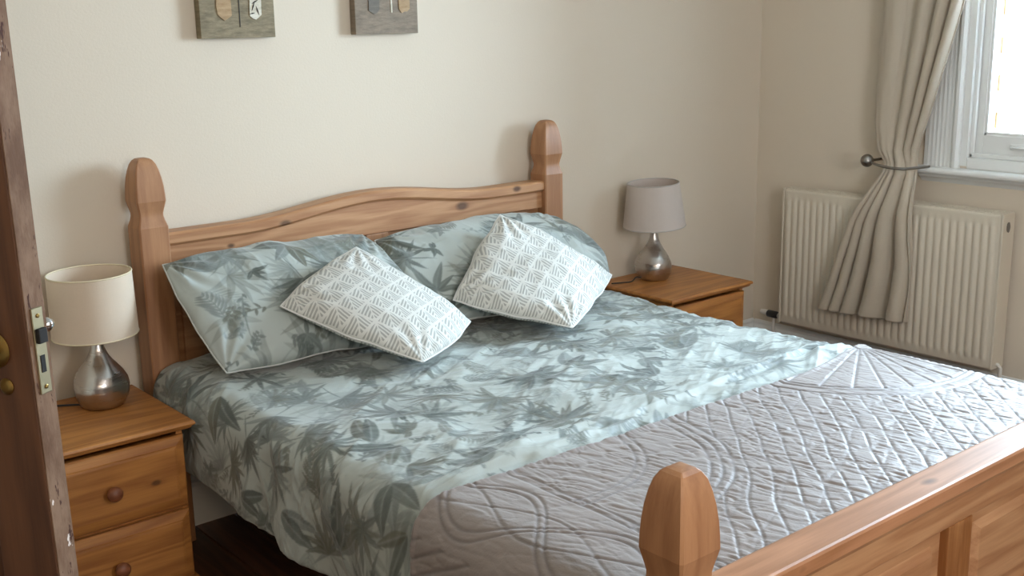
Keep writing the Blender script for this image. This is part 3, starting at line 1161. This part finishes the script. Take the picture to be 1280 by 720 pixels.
# band beside the left edge: double line then interlaced cable, then stripes on the drop
for xx in (-0.612, -0.632):
    g += groove(XX - xx - 0.03 * (-1.5 - Yq) * 0.5 + wob * 0.4, 0.0045)
cab = (XX < -0.64) & (XX > -0.90)
for ph in (0, PI):
    for off in (-0.011, 0.011):
        g += groove(XX + 0.765 - 0.095 * np.sin((Yq + 1.50) * 2 * PI / 0.62 + ph) + off, 0.0045) * cab
for ph in (PI / 2, -PI / 2):
    g += 0.8 * groove(XX + 0.765 - 0.05 * np.sin((Yq + 1.50) * 2 * PI / 0.62 + ph), 0.004) * cab
drop = XX < -0.90
g += lines(XX + 0.5 * (Yq + 1.5) + wob * 0.5, 0.042) * drop
g = np.clip(g, -1.15, 0)
puff = np.clip(1 + g, 0, 1)
# satin puckers: fine wrinkles running across the seams
ca_, sa_ = math.cos(-1.38), math.sin(-1.38)
A1, B1 = XX * ca_ + Yq * sa_, -XX * sa_ + Yq * ca_
w1 = 0.035 * fbm(A1 * 5, B1 * 5, 70, 2)
pk = -np.clip(ridged(A1 * 11, (B1 + w1) * 44, 71, 1) - 0.25, 0, 1) * 1.5 - np.clip(ridged(A1 * 19 + 3, (B1 - w1) * 80, 73, 1) - 0.2, 0, 1)
amp = np.where(inL & (XX > -0.62), 0.9, np.where(XX < -0.62, 0.55, np.where(inR, 0.6, 1.0)))
h = 0.0036 * g + 0.0024 * pk * amp * puff + 0.003 * fbm(XX * 2, Yq * 2, 83, 2)
side = ss(0.82, 1.3, np.abs(SS))
h += side * 0.018 * np.sin(YQ * 15 + 1)
h += 0.010
# rolled near edge
edge_d = (EDGE - YQ)
h -= 0.020 * (1 - ss(0.0, 0.014, edge_d))
h += 0.004 * np.exp(-((edge_d - 0.016) / 0.01) ** 2)
P = P + N * h[..., None]
qb = np.array(lin(134, 123, 117)); qs = np.array(lin(92, 83, 82))
mixv = np.clip(-g * 0.6, 0, 1)[..., None]
colr = qb * (1 - mixv) + qs * mixv
colr = colr * (1 + 0.04 * fbm(XX * 3, Yq * 3, 91, 2))[..., None]
quilt = grid_obj('quilt', P, M['quilt'], colors=colr, origin=(0, -1.8, 0.55))
tag(quilt, 'grey mauve satin bedspread with stitched lattice folded across the foot of the bed', 'quilt')


# ------------------------------------------------------------------ pillows and cushions
def cushion_grid(TL, TR, BR, BL, T, n, m_, pw=0.42, pull=0.035, wr=0.004, seed=0, Tback=None, bend=0.0, sag=0.0):
    TL, TR, BR, BL = (np.array(p_, float) for p_ in (TL, TR, BR, BL))
    lu = np.linspace(0, 1, n); lv = np.linspace(0, 1, m_)
    # crowd points near rim
    lu = 0.5 - 0.5 * np.cos(PI * lu) * (0.35 + 0.65) if False else lu
    U_, V_ = np.meshgrid(lu, lv, indexing='ij')      # u: left->right, v: bottom->top
    # pull the edges in between the corners
    cu = 1 - 4 * (U_ - .5) ** 2; cv = 1 - 4 * (V_ - .5) ** 2
    ub = U_ + pull * cv * (0.5 - U_) * 2 * np.abs(2 * U_ - 1) ** 3
    vb = V_ + pull * cu * (0.5 - V_) * 2 * np.abs(2 * V_ - 1) ** 3
    ub, vb = ub[..., None], vb[..., None]
    P = (BL * (1 - ub) + BR * ub) * (1 - vb) + (TL * (1 - ub) + TR * ub) * vb
    nrm = np.cross((TR + BR - TL - BL), (TL + TR - BL - BR))
    nrm = nrm / np.linalg.norm(nrm)
    if nrm[1] > 0: nrm = -nrm
    l_w, l_h = np.linalg.norm(TR - TL), np.linalg.norm(TL - BL)
    eu, ev = (TR - TL) / l_w, (TL - BL) / l_h
    wv = wr * 1.5 * fbm(U_ * l_w * 9, V_ * 2, seed + 40, 2) * (np.abs(2 * V_ - 1) ** 2) * cu
    wu = wr * 1.5 * fbm(U_ * 2, V_ * l_h * 9, seed + 50, 2) * (np.abs(2 * U_ - 1) ** 2) * cv
    P = P + ev * wv[..., None] + eu * wu[..., None] + nrm * (wr * 1.5 * fbm(U_ * l_w * 7, V_ * l_h * 7, seed + 60, 1))[..., None]
    prof = (np.clip(cu, 0, 1) * np.clip(cv, 0, 1)) ** pw
    lw, lh = np.linalg.norm(TR - TL), np.linalg.norm(TL - BL)
    XU, YV = U_ * lw, V_ * lh
    # creases radiating from corners and along the rim
    rim = 1 - np.minimum(1, np.minimum(np.minimum(U_, 1 - U_) * lw, np.minimum(V_, 1 - V_) * lh) / 0.10)
    cre = wr * ridged(XU * 7, YV * 7, seed, 3) * np.clip(prof * 3, 0, 1)
    for k, (cx_, cy_) in enumerate(((0, 0), (lw, 0), (lw, lh), (0, lh))):
        d = np.hypot(XU - cx_, YV - cy_); a = np.arctan2(YV - cy_, XU - cx_)
        cre += wr * 0.9 * np.sin(a * 16 + k) * np.exp(-((d - 0.09) / 0.06) ** 2)
    low = 0.12 * T * fbm(XU * 4, YV * 4, seed + 9, 2) * prof
    bendv = bend * cv + sag * cu * 0
    F = P + nrm * (T * prof + cre + low + bendv)[..., None]
    Bk = P - nrm * ((Tback or T) * prof - bendv)[..., None]
    rimx = P + nrm * bendv[..., None]
    F[0], F[-1], F[:, 0], F[:, -1] = rimx[0], rimx[-1], rimx[:, 0], rimx[:, -1]
    return F, Bk, XU, YV, U_, V_


def rim_path(F, step=3):
    a = list(F[::step, 0]) + list(F[-1, ::step]) + list(F[::-step, -1]) + list(F[0, ::-step])
    return a


def seam(F, r, mat, parent):
    pts = [Vector(p_) for p_ in rim_path(F)]
    out = [pts[0]]
    for p_ in pts[1:]:
        if (p_ - out[-1]).length > 0.003: out.append(p_)
    return obj('piping', tube(out, r, 6), mat, parent, smooth=True)


def pillow(corners, T, seed, label, **k):
    F, Bk, XU, YV, U_, V_ = cushion_grid(*corners, T, 280, 190, seed=seed, **k)
    pr_ = Print(0.9, 0.6, 0.002)
    pr_.fill(np.random.default_rng(seed), 0.12, 0.95)
    c = pr_.sample(XU, YV)
    ctr = np.array(corners).mean(0)
    o = grid_obj('pillow', np.array([F, Bk]), M['leaf_cotton'], colors=[c, c], closed_pair=True, origin=tuple(ctr))
    tag(o, label, 'pillow', 'leaf-print pillows against the headboard')
    seam(F, 0.0028, M['piping'], o)
    return o


pillow(((-0.815, -0.190, 0.925), (-0.105, -0.165, 0.915), (-0.045, -0.47, 0.650), (-0.765, -0.455, 0.640)), 0.078, 101,
       'sage leaf-print pillow at the left, nearer the cream drum-shade lamp', pull=-0.03, wr=0.005, bend=0.012, Tback=0.05)
pillow(((-0.06, -0.165, 0.885), (0.70, -0.170, 0.885), (0.825, -0.40, 0.660), (0.03, -0.46, 0.645)), 0.085, 205,
       'sage leaf-print pillow at the right, by the bed post nearest the window', pull=-0.07, wr=0.005, bend=0.012, Tback=0.05)


def cushion(top, right, bottom, left, T, seed, label, pull, wr):
    # uv: (1,1) top corner, (1,0) right, (0,0) bottom, (0,1) left
    F, Bk, XU, YV, U_, V_ = cushion_grid(left, top, right, bottom, T, 130, 130, seed=seed, pull=pull, wr=wr, pw=0.45)
    uv = np.stack([U_, V_], -1)
    ctr = np.array([top, right, bottom, left]).mean(0)
    o = grid_obj('cushion', np.array([F, Bk]), M['cushion'], uv=uv, closed_pair=True, origin=tuple(ctr))
    tag(o, label, 'cushion', 'white chevron cushions on the bed')
    seam(F, 0.0025, M['sheet'], o)


cushion((-0.27, -0.385, 0.925), (0.006, -0.60, 0.677), (-0.300, -0.765, 0.645), (-0.578, -0.45, 0.805), 0.060, 301,
        'white cushion with grey chevron leaf print leaning on the left pillow', -0.03, 0.003)
cushion((0.335, -0.36, 0.955), (0.715, -0.52, 0.700), (0.262, -0.80, 0.650), (0.035, -0.47, 0.715), 0.062, 322,
        'white cushion with grey chevron leaf print leaning on the right pillow', -0.02, 0.005)


# ------------------------------------------------------------------ bedside tables
def nightstand(cx, front, label, knotmat=True):
    """built around local origin (centre, wall side) ; depth 0.44 towards -y"""
    t = empty('bedside_table', (cx, -0.02, 0), label, 'bedside table', 'pine bedside tables')
    H = 0.528
    W2 = 0.25
    D = 0.444
    w = W2 - 0.028
    # top with moulded edge
    pr2 = []
    bm = bmesh.new()
    rings = []
    for ins, z in ((0.030, 0.503), (0.016, 0.503), (0.010, 0.507), (0.008, 0.512), (0.001, 0.516), (0.0, 0.520), (0.002, 0.5255), (0.006, 0.528), (0.02, 0.528)):
        rings.append([bm.verts.new(p_) for p_ in ((-W2 + ins, -D + ins, z), (W2 - ins, -D + ins, z), (W2 - ins, 0, z), (-W2 + ins, 0, z))])
    for a, b in zip(rings, rings[1:]):
        for i in range(4):
            bm.faces.new((a[i], a[(i + 1) % 4], b[(i + 1) % 4], b[i]))
    bm.faces.new(rings[0]); bm.faces.new(rings[-1])
    obj('table_top', bm, M['honey_x'], t, local=True)
    bm = bmesh.new()
    box(bm, -w, -w + 0.018, -0.410, -0.012, 0.0, 0.503, bev=0.001)
    box(bm, w - 0.018, w, -0.410, -0.012, 0.0, 0.503, bev=0.001)
    box(bm, -w + 0.018, w - 0.018, -0.03, -0.012, 0.03, 0.503)
    box(bm, -w + 0.018, w - 0.018, -0.395, -0.03, 0.045, 0.06)
    box(bm, -w + 0.018, w - 0.018, -0.405, -0.03, 0.262, 0.272)
    obj('carcass', bm, M['honey_z'], t, local=True)
    bm = bmesh.new()
    box(bm, -w - 0.012, w + 0.012, -0.424, -0.005, 0.0, 0.048, bev=0.004)
    obj('plinth', bm, M['honey_x'], t, local=True)
    for z0, z1 in ((0.275, 0.488), (0.054, 0.264)):
        bm = bmesh.new()
        rings = []
        x1 = w - 0.003
        for ins, y in ((0.0, -0.405), (0.0, -0.420), (0.004, -0.424), (0.026, -0.429), (0.028, -0.4335), (0.034, -0.4345)):
            rings.append([bm.verts.new(p_) for p_ in ((-x1 + ins, y, z0 + ins), (x1 - ins, y, z0 + ins), (x1 - ins, y, z1 - ins), (-x1 + ins, y, z1 - ins))])
        for a, b in zip(rings, rings[1:]):
            for i in range(4):
                bm.faces.new((a[i], a[(i + 1) % 4], b[(i + 1) % 4], b[i]))
        bm.faces.new(rings[0]); bm.faces.new(rings[-1])
        box(bm, -w + 0.025, w - 0.025, -0.404, -0.05, z0 + 0.02, z1 - 0.03)
        dr_ = obj('drawer', bm, M['honey_drawer'], t, local=True)
        b = lathe([(0.010, 0.0), (0.009, 0.010), (0.014, 0.014), (0.0205, 0.022), (0.0215, 0.029), (0.017, 0.037), (0.009, 0.041), (0.002, 0.042)], n=28)
        bmesh.ops.rotate(b, verts=b.verts, matrix=Matrix.Rotation(PI / 2, 3, 'X'))
        bmesh.ops.translate(b, verts=b.verts, vec=(0, -0.434, (z0 + z1) / 2))
        obj('knob', b, M['knob'], dr_, 'round darker wooden knob', local=True, smooth=True, ang=50)
    return t


ns1 = nightstand(-1.125, 0, 'honey pine two-drawer bedside table between the open door and the bed')
ns2 = copy_tree(ns1, None, (1.354, -0.02, 0))
ns2['label'] = 'pine bedside table beyond the bed under the taupe-shaded lamp'


# ------------------------------------------------------------------ lamps
def lamp(x, y, rt_, rb, z0, z1, sm, tm, label, tilt, cordpts, yellow):
    t = empty('table_lamp', (x, y, 0.528), label, 'lamp', 'nickel teardrop table lamps')
    prof = [(0.046, 0.0), (0.056, 0.002), (0.066, 0.014), (0.0745, 0.034), (0.0775, 0.056), (0.0745, 0.078), (0.065, 0.100), (0.051, 0.120), (0.038, 0.138),
            (0.028, 0.155), (0.021, 0.172), (0.0165, 0.190), (0.0145, 0.206), (0.0135, 0.212)]
    # soft swirled facets
    tw = lambda a, z: 1 + 0.065 * math.sin(PI * min(1, z / 0.17)) * math.cos(3 * a - 16 * z + 1.0)
    pf = []
    for (r0, za), (r1, zb) in zip(prof, prof[1:]):
        for k in range(3):
            pf.append((r0 + (r1 - r0) * k / 3, za + (zb - za) * k / 3))
    pf.append(prof[-1])
    obj('lamp_base', lathe(pf, n=72, twist=tw), M['nickel'], t, local=True, smooth=True, ang=60)
    bm = lathe([(0.011, 0.210), (0.011, 0.232), (0.016, 0.234), (0.016, 0.262), (0.010, 0.264)], n=20)
    obj('bulb_holder', bm, M['whiteplastic'], t, local=True, smooth=True, ang=50)
    bl = lathe([(0.010, 0.264), (0.014, 0.275), (0.024, 0.295), (0.027, 0.312), (0.022, 0.330), (0.010, 0.340), (0.002, 0.342)], n=24)
    obj('bulb', bl, M['whiteplastic'], t, local=True, smooth=True, ang=60)
    a0, a1 = z0 - 0.528, z1 - 0.528
    n = 64
    th = 0.0025
    bm = bmesh.new()
    K = 8
    prof2 = [(rb + (rt_ - rb) * k / K, a0 + (a1 - a0) * k / K) for k in range(K + 1)]
    prof2 += [(rt_ - th + (rb - rt_) * k / K, a1 - (a1 - a0) * k / K) for k in range(K + 1)]
    rings = []
    for r, z in prof2:
        rings.append([bm.verts.new((r * math.cos(2 * PI * i / n), r * math.sin(2 * PI * i / n), z)) for i in range(n)])
    for a, b in zip(rings, rings[1:] + rings[:1]):
        for i in range(n):
            bm.faces.new((a[i], a[(i + 1) % n], b[(i + 1) % n], b[i]))
    rot = Matrix.Rotation(R(tilt), 3, 'Y')
    pv = Vector((0, 0, a0 + 0.02))
    bmesh.ops.rotate(bm, verts=bm.verts, matrix=rot, cent=pv)
    sh = obj('lamp_shade', bm, sm, t, local=True, smooth=True, ang=60)
    for r, z in ((rt_, a1), (rb, a0)):
        b = tube([((r - 0.001) * math.cos(2 * PI * i / 48), (r - 0.001) * math.sin(2 * PI * i / 48), z) for i in range(49)], 0.0026, 6)
        bmesh.ops.rotate(b, verts=b.verts, matrix=rot, cent=pv)
        obj('shade_trim', b, tm, sh, local=True, smooth=True)
    b = bmesh.new()
    for k in range(3):
        a = 2 * PI * k / 3 + 0.4
        tube([(0.014 * math.cos(a), 0.014 * math.sin(a), a0 + 0.03), ((rb - 0.006) * math.cos(a), (rb - 0.006) * math.sin(a), a0 + 0.012)], 0.0013, 6, b)
    obj('shade_spider', b, M['whiteplastic'], sh, local=True)
    pts = []
    cp = [Vector(p_) for p_ in cordpts]
    for i in range(len(cp) - 1):
        p0, p1, p2, p3 = cp[max(i - 1, 0)], cp[i], cp[i + 1], cp[min(i + 2, len(cp) - 1)]
        for k in range(8):
            q_ = k / 8
            pts.append(0.5 * ((2 * p1) + (-p0 + p2) * q_ + (2 * p0 - 5 * p1 + 4 * p2 - p3) * q_ * q_ + (-p0 + 3 * p1 - 3 * p2 + p3) * q_ ** 3))
    pts.append(cp[-1])
    obj('power_cord', tube(pts, 0.0028, 8), M['black'], t, 'thin black flex', local=True, smooth=True)


lamp(-1.02, -0.155, 0.117, 0.120, 0.745, 0.925, M['shade_cream'], M['trim_cream'],
     'silver teardrop lamp with cream drum shade on the nearer bedside table', -0.5,
     [(-0.05, 0.03, 0.006), (-0.10, 0.07, 0.004), (-0.16, 0.10, 0.004), (-0.25, 0.12, 0.004)], True)
lamp(1.335, -0.150, 0.108, 0.131, 0.757, 0.938, M['shade_tan'], M['trim_tan'],
     'silver teardrop lamp with tapered taupe shade on the far bedside table', -3.0,
     [(-0.055, 0.01, 0.012), (-0.085, 0.02, 0.018), (-0.115, 0.015, 0.006), (-0.15, 0.03, 0.004), (-0.20, 0.05, 0.004)], False)


# ------------------------------------------------------------------ pictures
def patch(xc, zc, w, h, y, seed, mat, parent, name, label=None, th=0.003):
    r_ = random.Random(seed)
    n = 14
    bm = bmesh.new()
    f_, b_ = [], []
    for i in range(n):
        a = 2 * PI * i / n + PI / n
        ca, sa = math.cos(a), math.sin(a)
        k = 1 / max(abs(ca), abs(sa)) ** 0.75 * r_.uniform(0.9, 1.06)
        px, pz = xc + ca * w / 2 * k, zc + sa * h / 2 * k
        f_.append(bm.verts.new((px, y - th, pz))); b_.append(bm.verts.new((px, y, pz)))
    for i in range(n):
        bm.faces.new((f_[i], f_[(i + 1) % n], b_[(i + 1) % n], b_[i]))
    bm.faces.new(f_); bm.faces.new(b_)
    return obj(name, bm, mat, parent, label)


pa = empty('canvas_picture', (-0.438, 0, 1.565), 'small olive textured canvas with a tan and a white painted patch, left on the wall', 'picture', 'canvas pictures on the wall')
obj('canvas', B(-0.565, -0.311, -0.034, -0.002, 1.567, 1.82, bev=0.002), M['canvas_a'], pa)
patch(-0.484, 1.676, 0.050, 0.105, -0.034, 3, M['paint_tan'], pa, 'paint_patch', 'tan rounded patch')
wp = patch(-0.377, 1.668, 0.042, 0.088, -0.034, 5, M['paint_white'], pa, 'paint_patch', 'cream patch with dark leaf strokes')
for k, (dx, dz, l, a) in enumerate(((-0.008, -0.002, 0.03, 1.2), (0.0, 0.012, 0.028, 0.5), (0.006, -0.015, 0.03, 1.9), (-0.012, -0.024, 0.018, 0.2))):
    c0 = Vector((-0.377 + dx, -0.0375, 1.665 + dz))
    dv_ = Vector((math.cos(a), 0, math.sin(a))) * l / 2
    obj('ink_stroke', tube([c0 - dv_, c0, c0 + dv_], [0.0006, 0.0022, 0.0005], 6), M['ink'], wp)
patch(-0.484, 1.765, 0.05, 0.04, -0.034, 8, M['paint_white'], pa, 'paint_patch', 'cream patch with dark leaf strokes')
patch(-0.377, 1.765, 0.05, 0.04, -0.034, 9, M['paint_tan'], pa, 'paint_patch', 'tan rounded patch')
obj('stitched_line', B(-0.434, -0.431, -0.0352, -0.034, 1.60, 1.81), M['ink'], pa)
pb_ = empty('canvas_picture', (0.117, 0, 1.565), 'small brown-grey textured canvas with grey and tan patches and white stroke, near centre of wall', 'picture', 'canvas pictures on the wall')
obj('canvas', B(-0.010, 0.246, -0.034, -0.002, 1.567, 1.82, bev=0.002), M['canvas_b'], pb_)
patch(0.066, 1.685, 0.046, 0.105, -0.034, 13, M['paint_grey'], pb_, 'paint_patch', 'dark grey square patch')
patch(0.190, 1.690, 0.046, 0.105, -0.034, 15, M['paint_tan'], pb_, 'paint_patch', 'tan rounded patch')
obj('paint_stroke', B(0.134, 0.140, -0.036, -0.034, 1.638, 1.75, bev=0.001), M['paint_white'], pb_, 'thin cream vertical stroke')


# ------------------------------------------------------------------ radiator
rd = empty('radiator', (XR, -0.75, 0.0), 'cream double-panel radiator with vertical ribs under the window sill', 'radiator')
RY0, RY1, RZ0, RZ1, RX = -1.262, -0.237, 0.211, 0.838, 2.098


def ribbed(x0, face):
    """pressed front skin, ribs every 33 mm"""
    per = (RY1 - RY0 - 0.03) / 30
    ys = []
    prof = [(0.0, 0), (0.30, 0), (0.42, 0.6), (0.50, 1.0), (0.80, 1.0), (0.88, 0.6)]
    for k in range(30):
        for f_, h_ in prof:
            ys.append((RY0 + 0.015 + (k + f_) * per, h_))
    ys = [(RY0, 0)] + ys + [(RY1 - 0.015, 0), (RY1, 0)]
    zs = [RZ0, RZ0 + 0.012, RZ0 + 0.035, RZ0 + 0.045, RZ0 + 0.058, RZ1 - 0.062, RZ1 - 0.05, RZ1 - 0.04, RZ1 - 0.014, RZ1 - 0.006, RZ1]
    kz = [0, 0, 0, 0.6, 1, 1, 0.6, 0, 0, 0, 0]
    xo_ = [0.006, 0, 0, 0, 0, 0, 0, 0, 0, 0.001, 0.006]
    P = np.zeros((len(ys), len(zs), 3))
    for i, (y, h_) in enumerate(ys):
        for j, z in enumerate(zs):
            P[i, j] = (x0 + face * (-0.0065 * h_ * kz[j] + xo_[j]), y, z)
    return P


for x0, face, nm in ((RX + 0.004, 1, 'front_panel'), (RX + 0.068, 1, 'rear_panel')):
    P = ribbed(x0, face)
    o = grid_obj(nm, P, M['rad'], rd)
    o.data.polygons.foreach_set('use_smooth', [True] * len(o.data.polygons))
    md = o.modifiers.new('thickness', 'SOLIDIFY')
    md.thickness = 0.010 if nm == 'rear_panel' else 0.008
    md.offset = 1 if False else 0
for y0, y1 in ((RY0 - 0.006, RY0 + 0.004), (RY1 - 0.004, RY1 + 0.006)):
    bm = B(RX - 0.003, RX + 0.088, y0, y1, RZ0 + 0.004, RZ1 + 0.004, bev=0.003)
    ep = obj('end_panel', bm, M['rad'], rd)
    if y0 < -1:
        b = lathe([(0.006, 0), (0.012, 0.0), (0.013, 0.004), (0.009, 0.006), (0.005, 0.004)], n=20)
        bmesh.ops.rotate(b, verts=b.verts, matrix=Matrix.Rotation(PI / 2, 3, 'X'))
        bmesh.ops.scale(b, verts=b.verts, vec=(0.85, 1, 1.6))
        bmesh.ops.translate(b, verts=b.verts, vec=(RX + 0.035, y0, RZ1 - 0.05))
        obj('end_panel_hole', b, M['rad_in'], ep, 'oval bleed-valve opening')
bm = bmesh.new()
for k in range(5):
    xx = RX + 0.005 + k * 0.019
    box(bm, xx, xx + 0.006, RY0, RY1, RZ1 - 0.002, RZ1 + 0.004, bev=0.001)
n = 42
for k in range(n):
    yy = RY0 + 0.01 + k * (RY1 - RY0 - 0.02) / (n - 1)
    box(bm, RX + 0.004, RX + 0.084, yy - 0.003, yy + 0.003, RZ1 - 0.002, RZ1 + 0.003)
obj('top_grille', bm, M['rad'], rd)
for yy in (-0.45, -1.05):
    obj('wall_bracket', B(RX + 0.074, XR - 0.001, yy - 0.02, yy + 0.02, RZ0 + 0.06, RZ1 - 0.06), M['rad_in'], rd)
vx, vz = RX + 0.035, 0.232
bm = tube([(vx, -0.225, vz), (vx, -0.245, vz)], 0.010, 14)
tube([(vx, -0.235, vz), (vx, -0.21, vz)], 0.013, 6, bm)
obj('valve_union', bm, M['chrome'], rd)
vb_ = obj('valve_body', tube([(vx, -0.21, vz), (vx, -0.165, vz)], 0.013, 16), M['whiteplastic'], rd, smooth=True, ang=40)
obj('valve_cap', tube([(vx - 0.004, -0.205, vz + 0.002), (vx - 0.004, -0.197, vz + 0.002), (vx - 0.004, -0.150, vz + 0.002), (vx - 0.004, -0.145, vz + 0.002)], [0.014, 0.017, 0.017, 0.013], 18), M['black'], vb_, 'black valve cap', smooth=True, ang=40)
obj('white_collar', tube([(vx, -0.145, vz + 0.004), (vx, -0.120, vz + 0.004), (vx, -0.105, vz + 0.004)], [0.013, 0.013, 0.010], 16), M['whiteplastic'], vb_, smooth=True, ang=40)
obj('supply_pipe', tube([(vx, -0.178, vz), (vx, -0.178, 0.0)], 0.0075, 12), M['whiteplastic'], rd, smooth=True, ang=40)
obj('return_pipe', tube([(vx, -1.285, 0.0), (vx, -1.285, vz - 0.012), (vx, -1.275, vz), (vx, -1.25, vz)], 0.0075, 12), M['whiteplastic'], rd, smooth=True, ang=40)


# ------------------------------------------------------------------ curtain
def interp(x, pts):
    xs = [p_[0] for p_ in pts]; ys = [p_[1] for p_ in pts]
    return np.interp(x, xs, ys)


ns_, nz_ = 300, 230
sv = np.linspace(0, 1, ns_)
zv = np.concatenate([np.linspace(2.27, 1.06, 90), np.linspace(1.055, 0.93, 40), np.linspace(0.925, 0.345, 100)])
SSc, ZZ = np.meshgrid(sv, zv, indexing='ij')
yl = interp(ZZ, [(0.34, -0.505), (0.55, -0.565), (0.75, -0.635), (0.88, -0.705), (0.96, -0.742), (1.0, -0.735), (1.05, -0.700), (1.15, -0.682), (1.6, -0.672), (2.27, -0.66)])
yr = interp(ZZ, [(0.34, -0.925), (0.6, -0.925), (0.85, -0.905), (0.94, -0.893), (1.0, -0.882), (1.06, -0.880), (1.22, -0.925), (1.65, -1.030), (2.27, -1.30)])
xc = interp(ZZ, [(0.34, 2.040), (0.80, 2.045), (0.95, 2.070), (1.0, 2.085), (1.1, 2.105), (1.5, 2.115), (2.27, 2.12)])
amp = interp(ZZ, [(0.34, 0.032), (0.7, 0.026), (0.9, 0.015), (1.0, 0.010), (1.1, 0.012), (1.4, 0.020), (2.27, 0.028)])
Yc = yl + (yr - yl) * SSc
up_ = ss(0.95, 1.1, ZZ)
ph_low = 2 * PI * (5.6 * SSc + 0.55 * np.sin(SSc * 5.0))
ph_up = 2 * PI * (1.4 * SSc + 2.6 * SSc ** 2.5)
fl_ = np.sin(ph_low + 0.5 * np.sin(ZZ * 9)) * (1 - up_) + np.sin(ph_up + 0.5 * np.sin(ZZ * 3)) * up_
fl_ = np.sign(fl_) * np.abs(fl_) ** 0.8
Xc = xc - amp * fl_ - 0.004 * fbm(SSc * 9, ZZ * 5, 61, 2) * (1 - 0.3 * up_)
# the bunch bulges around the holdback
Xc += 0.03 * (np.abs(SSc - 0.5) * 2) ** 2 * np.exp(-((ZZ - 0.99) / 0.09) ** 2)
Yc += 0.35 * amp * np.cos(ph_low) * (1 - up_) + 0.25 * amp * np.cos(ph_up) * up_
Zc = ZZ + (ZZ < 0.5) * (0.5 - ZZ) * 0.09 * (fl_ * 0.35 + (SSc - 0.5) * 1.2)
cur = grid_obj('curtain', np.stack([Xc, Yc, Zc], -1), M['curtain'], origin=(2.12, -0.95, 2.27))
sm_ = cur.modifiers.new('thickness', 'SOLIDIFY')
sm_.thickness = 0.003
tag(cur, 'oatmeal satin curtain gathered by the holdback, hanging in front of the radiator', 'curtain')

hbk = empty('curtain_holdback', (XR, -0.70, 1.008), 'pewter ball-ended holdback gripping the curtain beside the window', 'curtain holdback')
obj('wall_plate', tube([(XR, -0.690, 1.006), (XR - 0.008, -0.690, 1.006)], 0.020, 20), M['pewter'], hbk)
obj('arm', tube([(XR - 0.008, -0.690, 1.006), (2.06, -0.690, 1.006)], 0.006, 12), M['pewter'], hbk, smooth=True, ang=40)
bl = bmesh.new()
bmesh.ops.create_uvsphere(bl, u_segments=24, v_segments=16, radius=0.027)
bmesh.ops.translate(bl, verts=bl.verts, vec=(2.045, -0.688, 1.008))
obj('ball', bl, M['pewter'], hbk, smooth=True)
pts = []
for k in range(25):
    t = k / 24
    a = PI * t
    pts.append((2.050 - 0.030 * math.sin(a) ** 0.7 + 0.10 * max(0, t - 0.82) / 0.18, -0.700 - 0.210 * t + 0.0, 1.004 - 0.008 * math.sin(a * 0.9) - 0.010 * t))
obj('hook', tube(pts, 0.0055, 10), M['pewter'], hbk, smooth=True)

pole = empty('curtain_pole', (2.12, -1.735, 2.30), 'pewter curtain pole above the window', 'curtain pole')
obj('rod', tube([(2.12, -0.52, 2.30), (2.12, -2.95, 2.30)], 0.013, 16), M['pewter'], pole, smooth=True, ang=40)
for yy in (-0.50, -2.97):
    b = bmesh.new()
    bmesh.ops.create_uvsphere(b, u_segments=18, v_segments=12, radius=0.03)
    bmesh.ops.translate(b, verts=b.verts, vec=(2.12, yy, 2.30))
    obj('finial', b, M['pewter'], pole, smooth=True)
for yy in (-0.6, -2.85):
    obj('bracket', tube([(2.12, yy, 2.30), (XR, yy, 2.30)], 0.008, 10), M['pewter'], pole, smooth=True, ang=40)
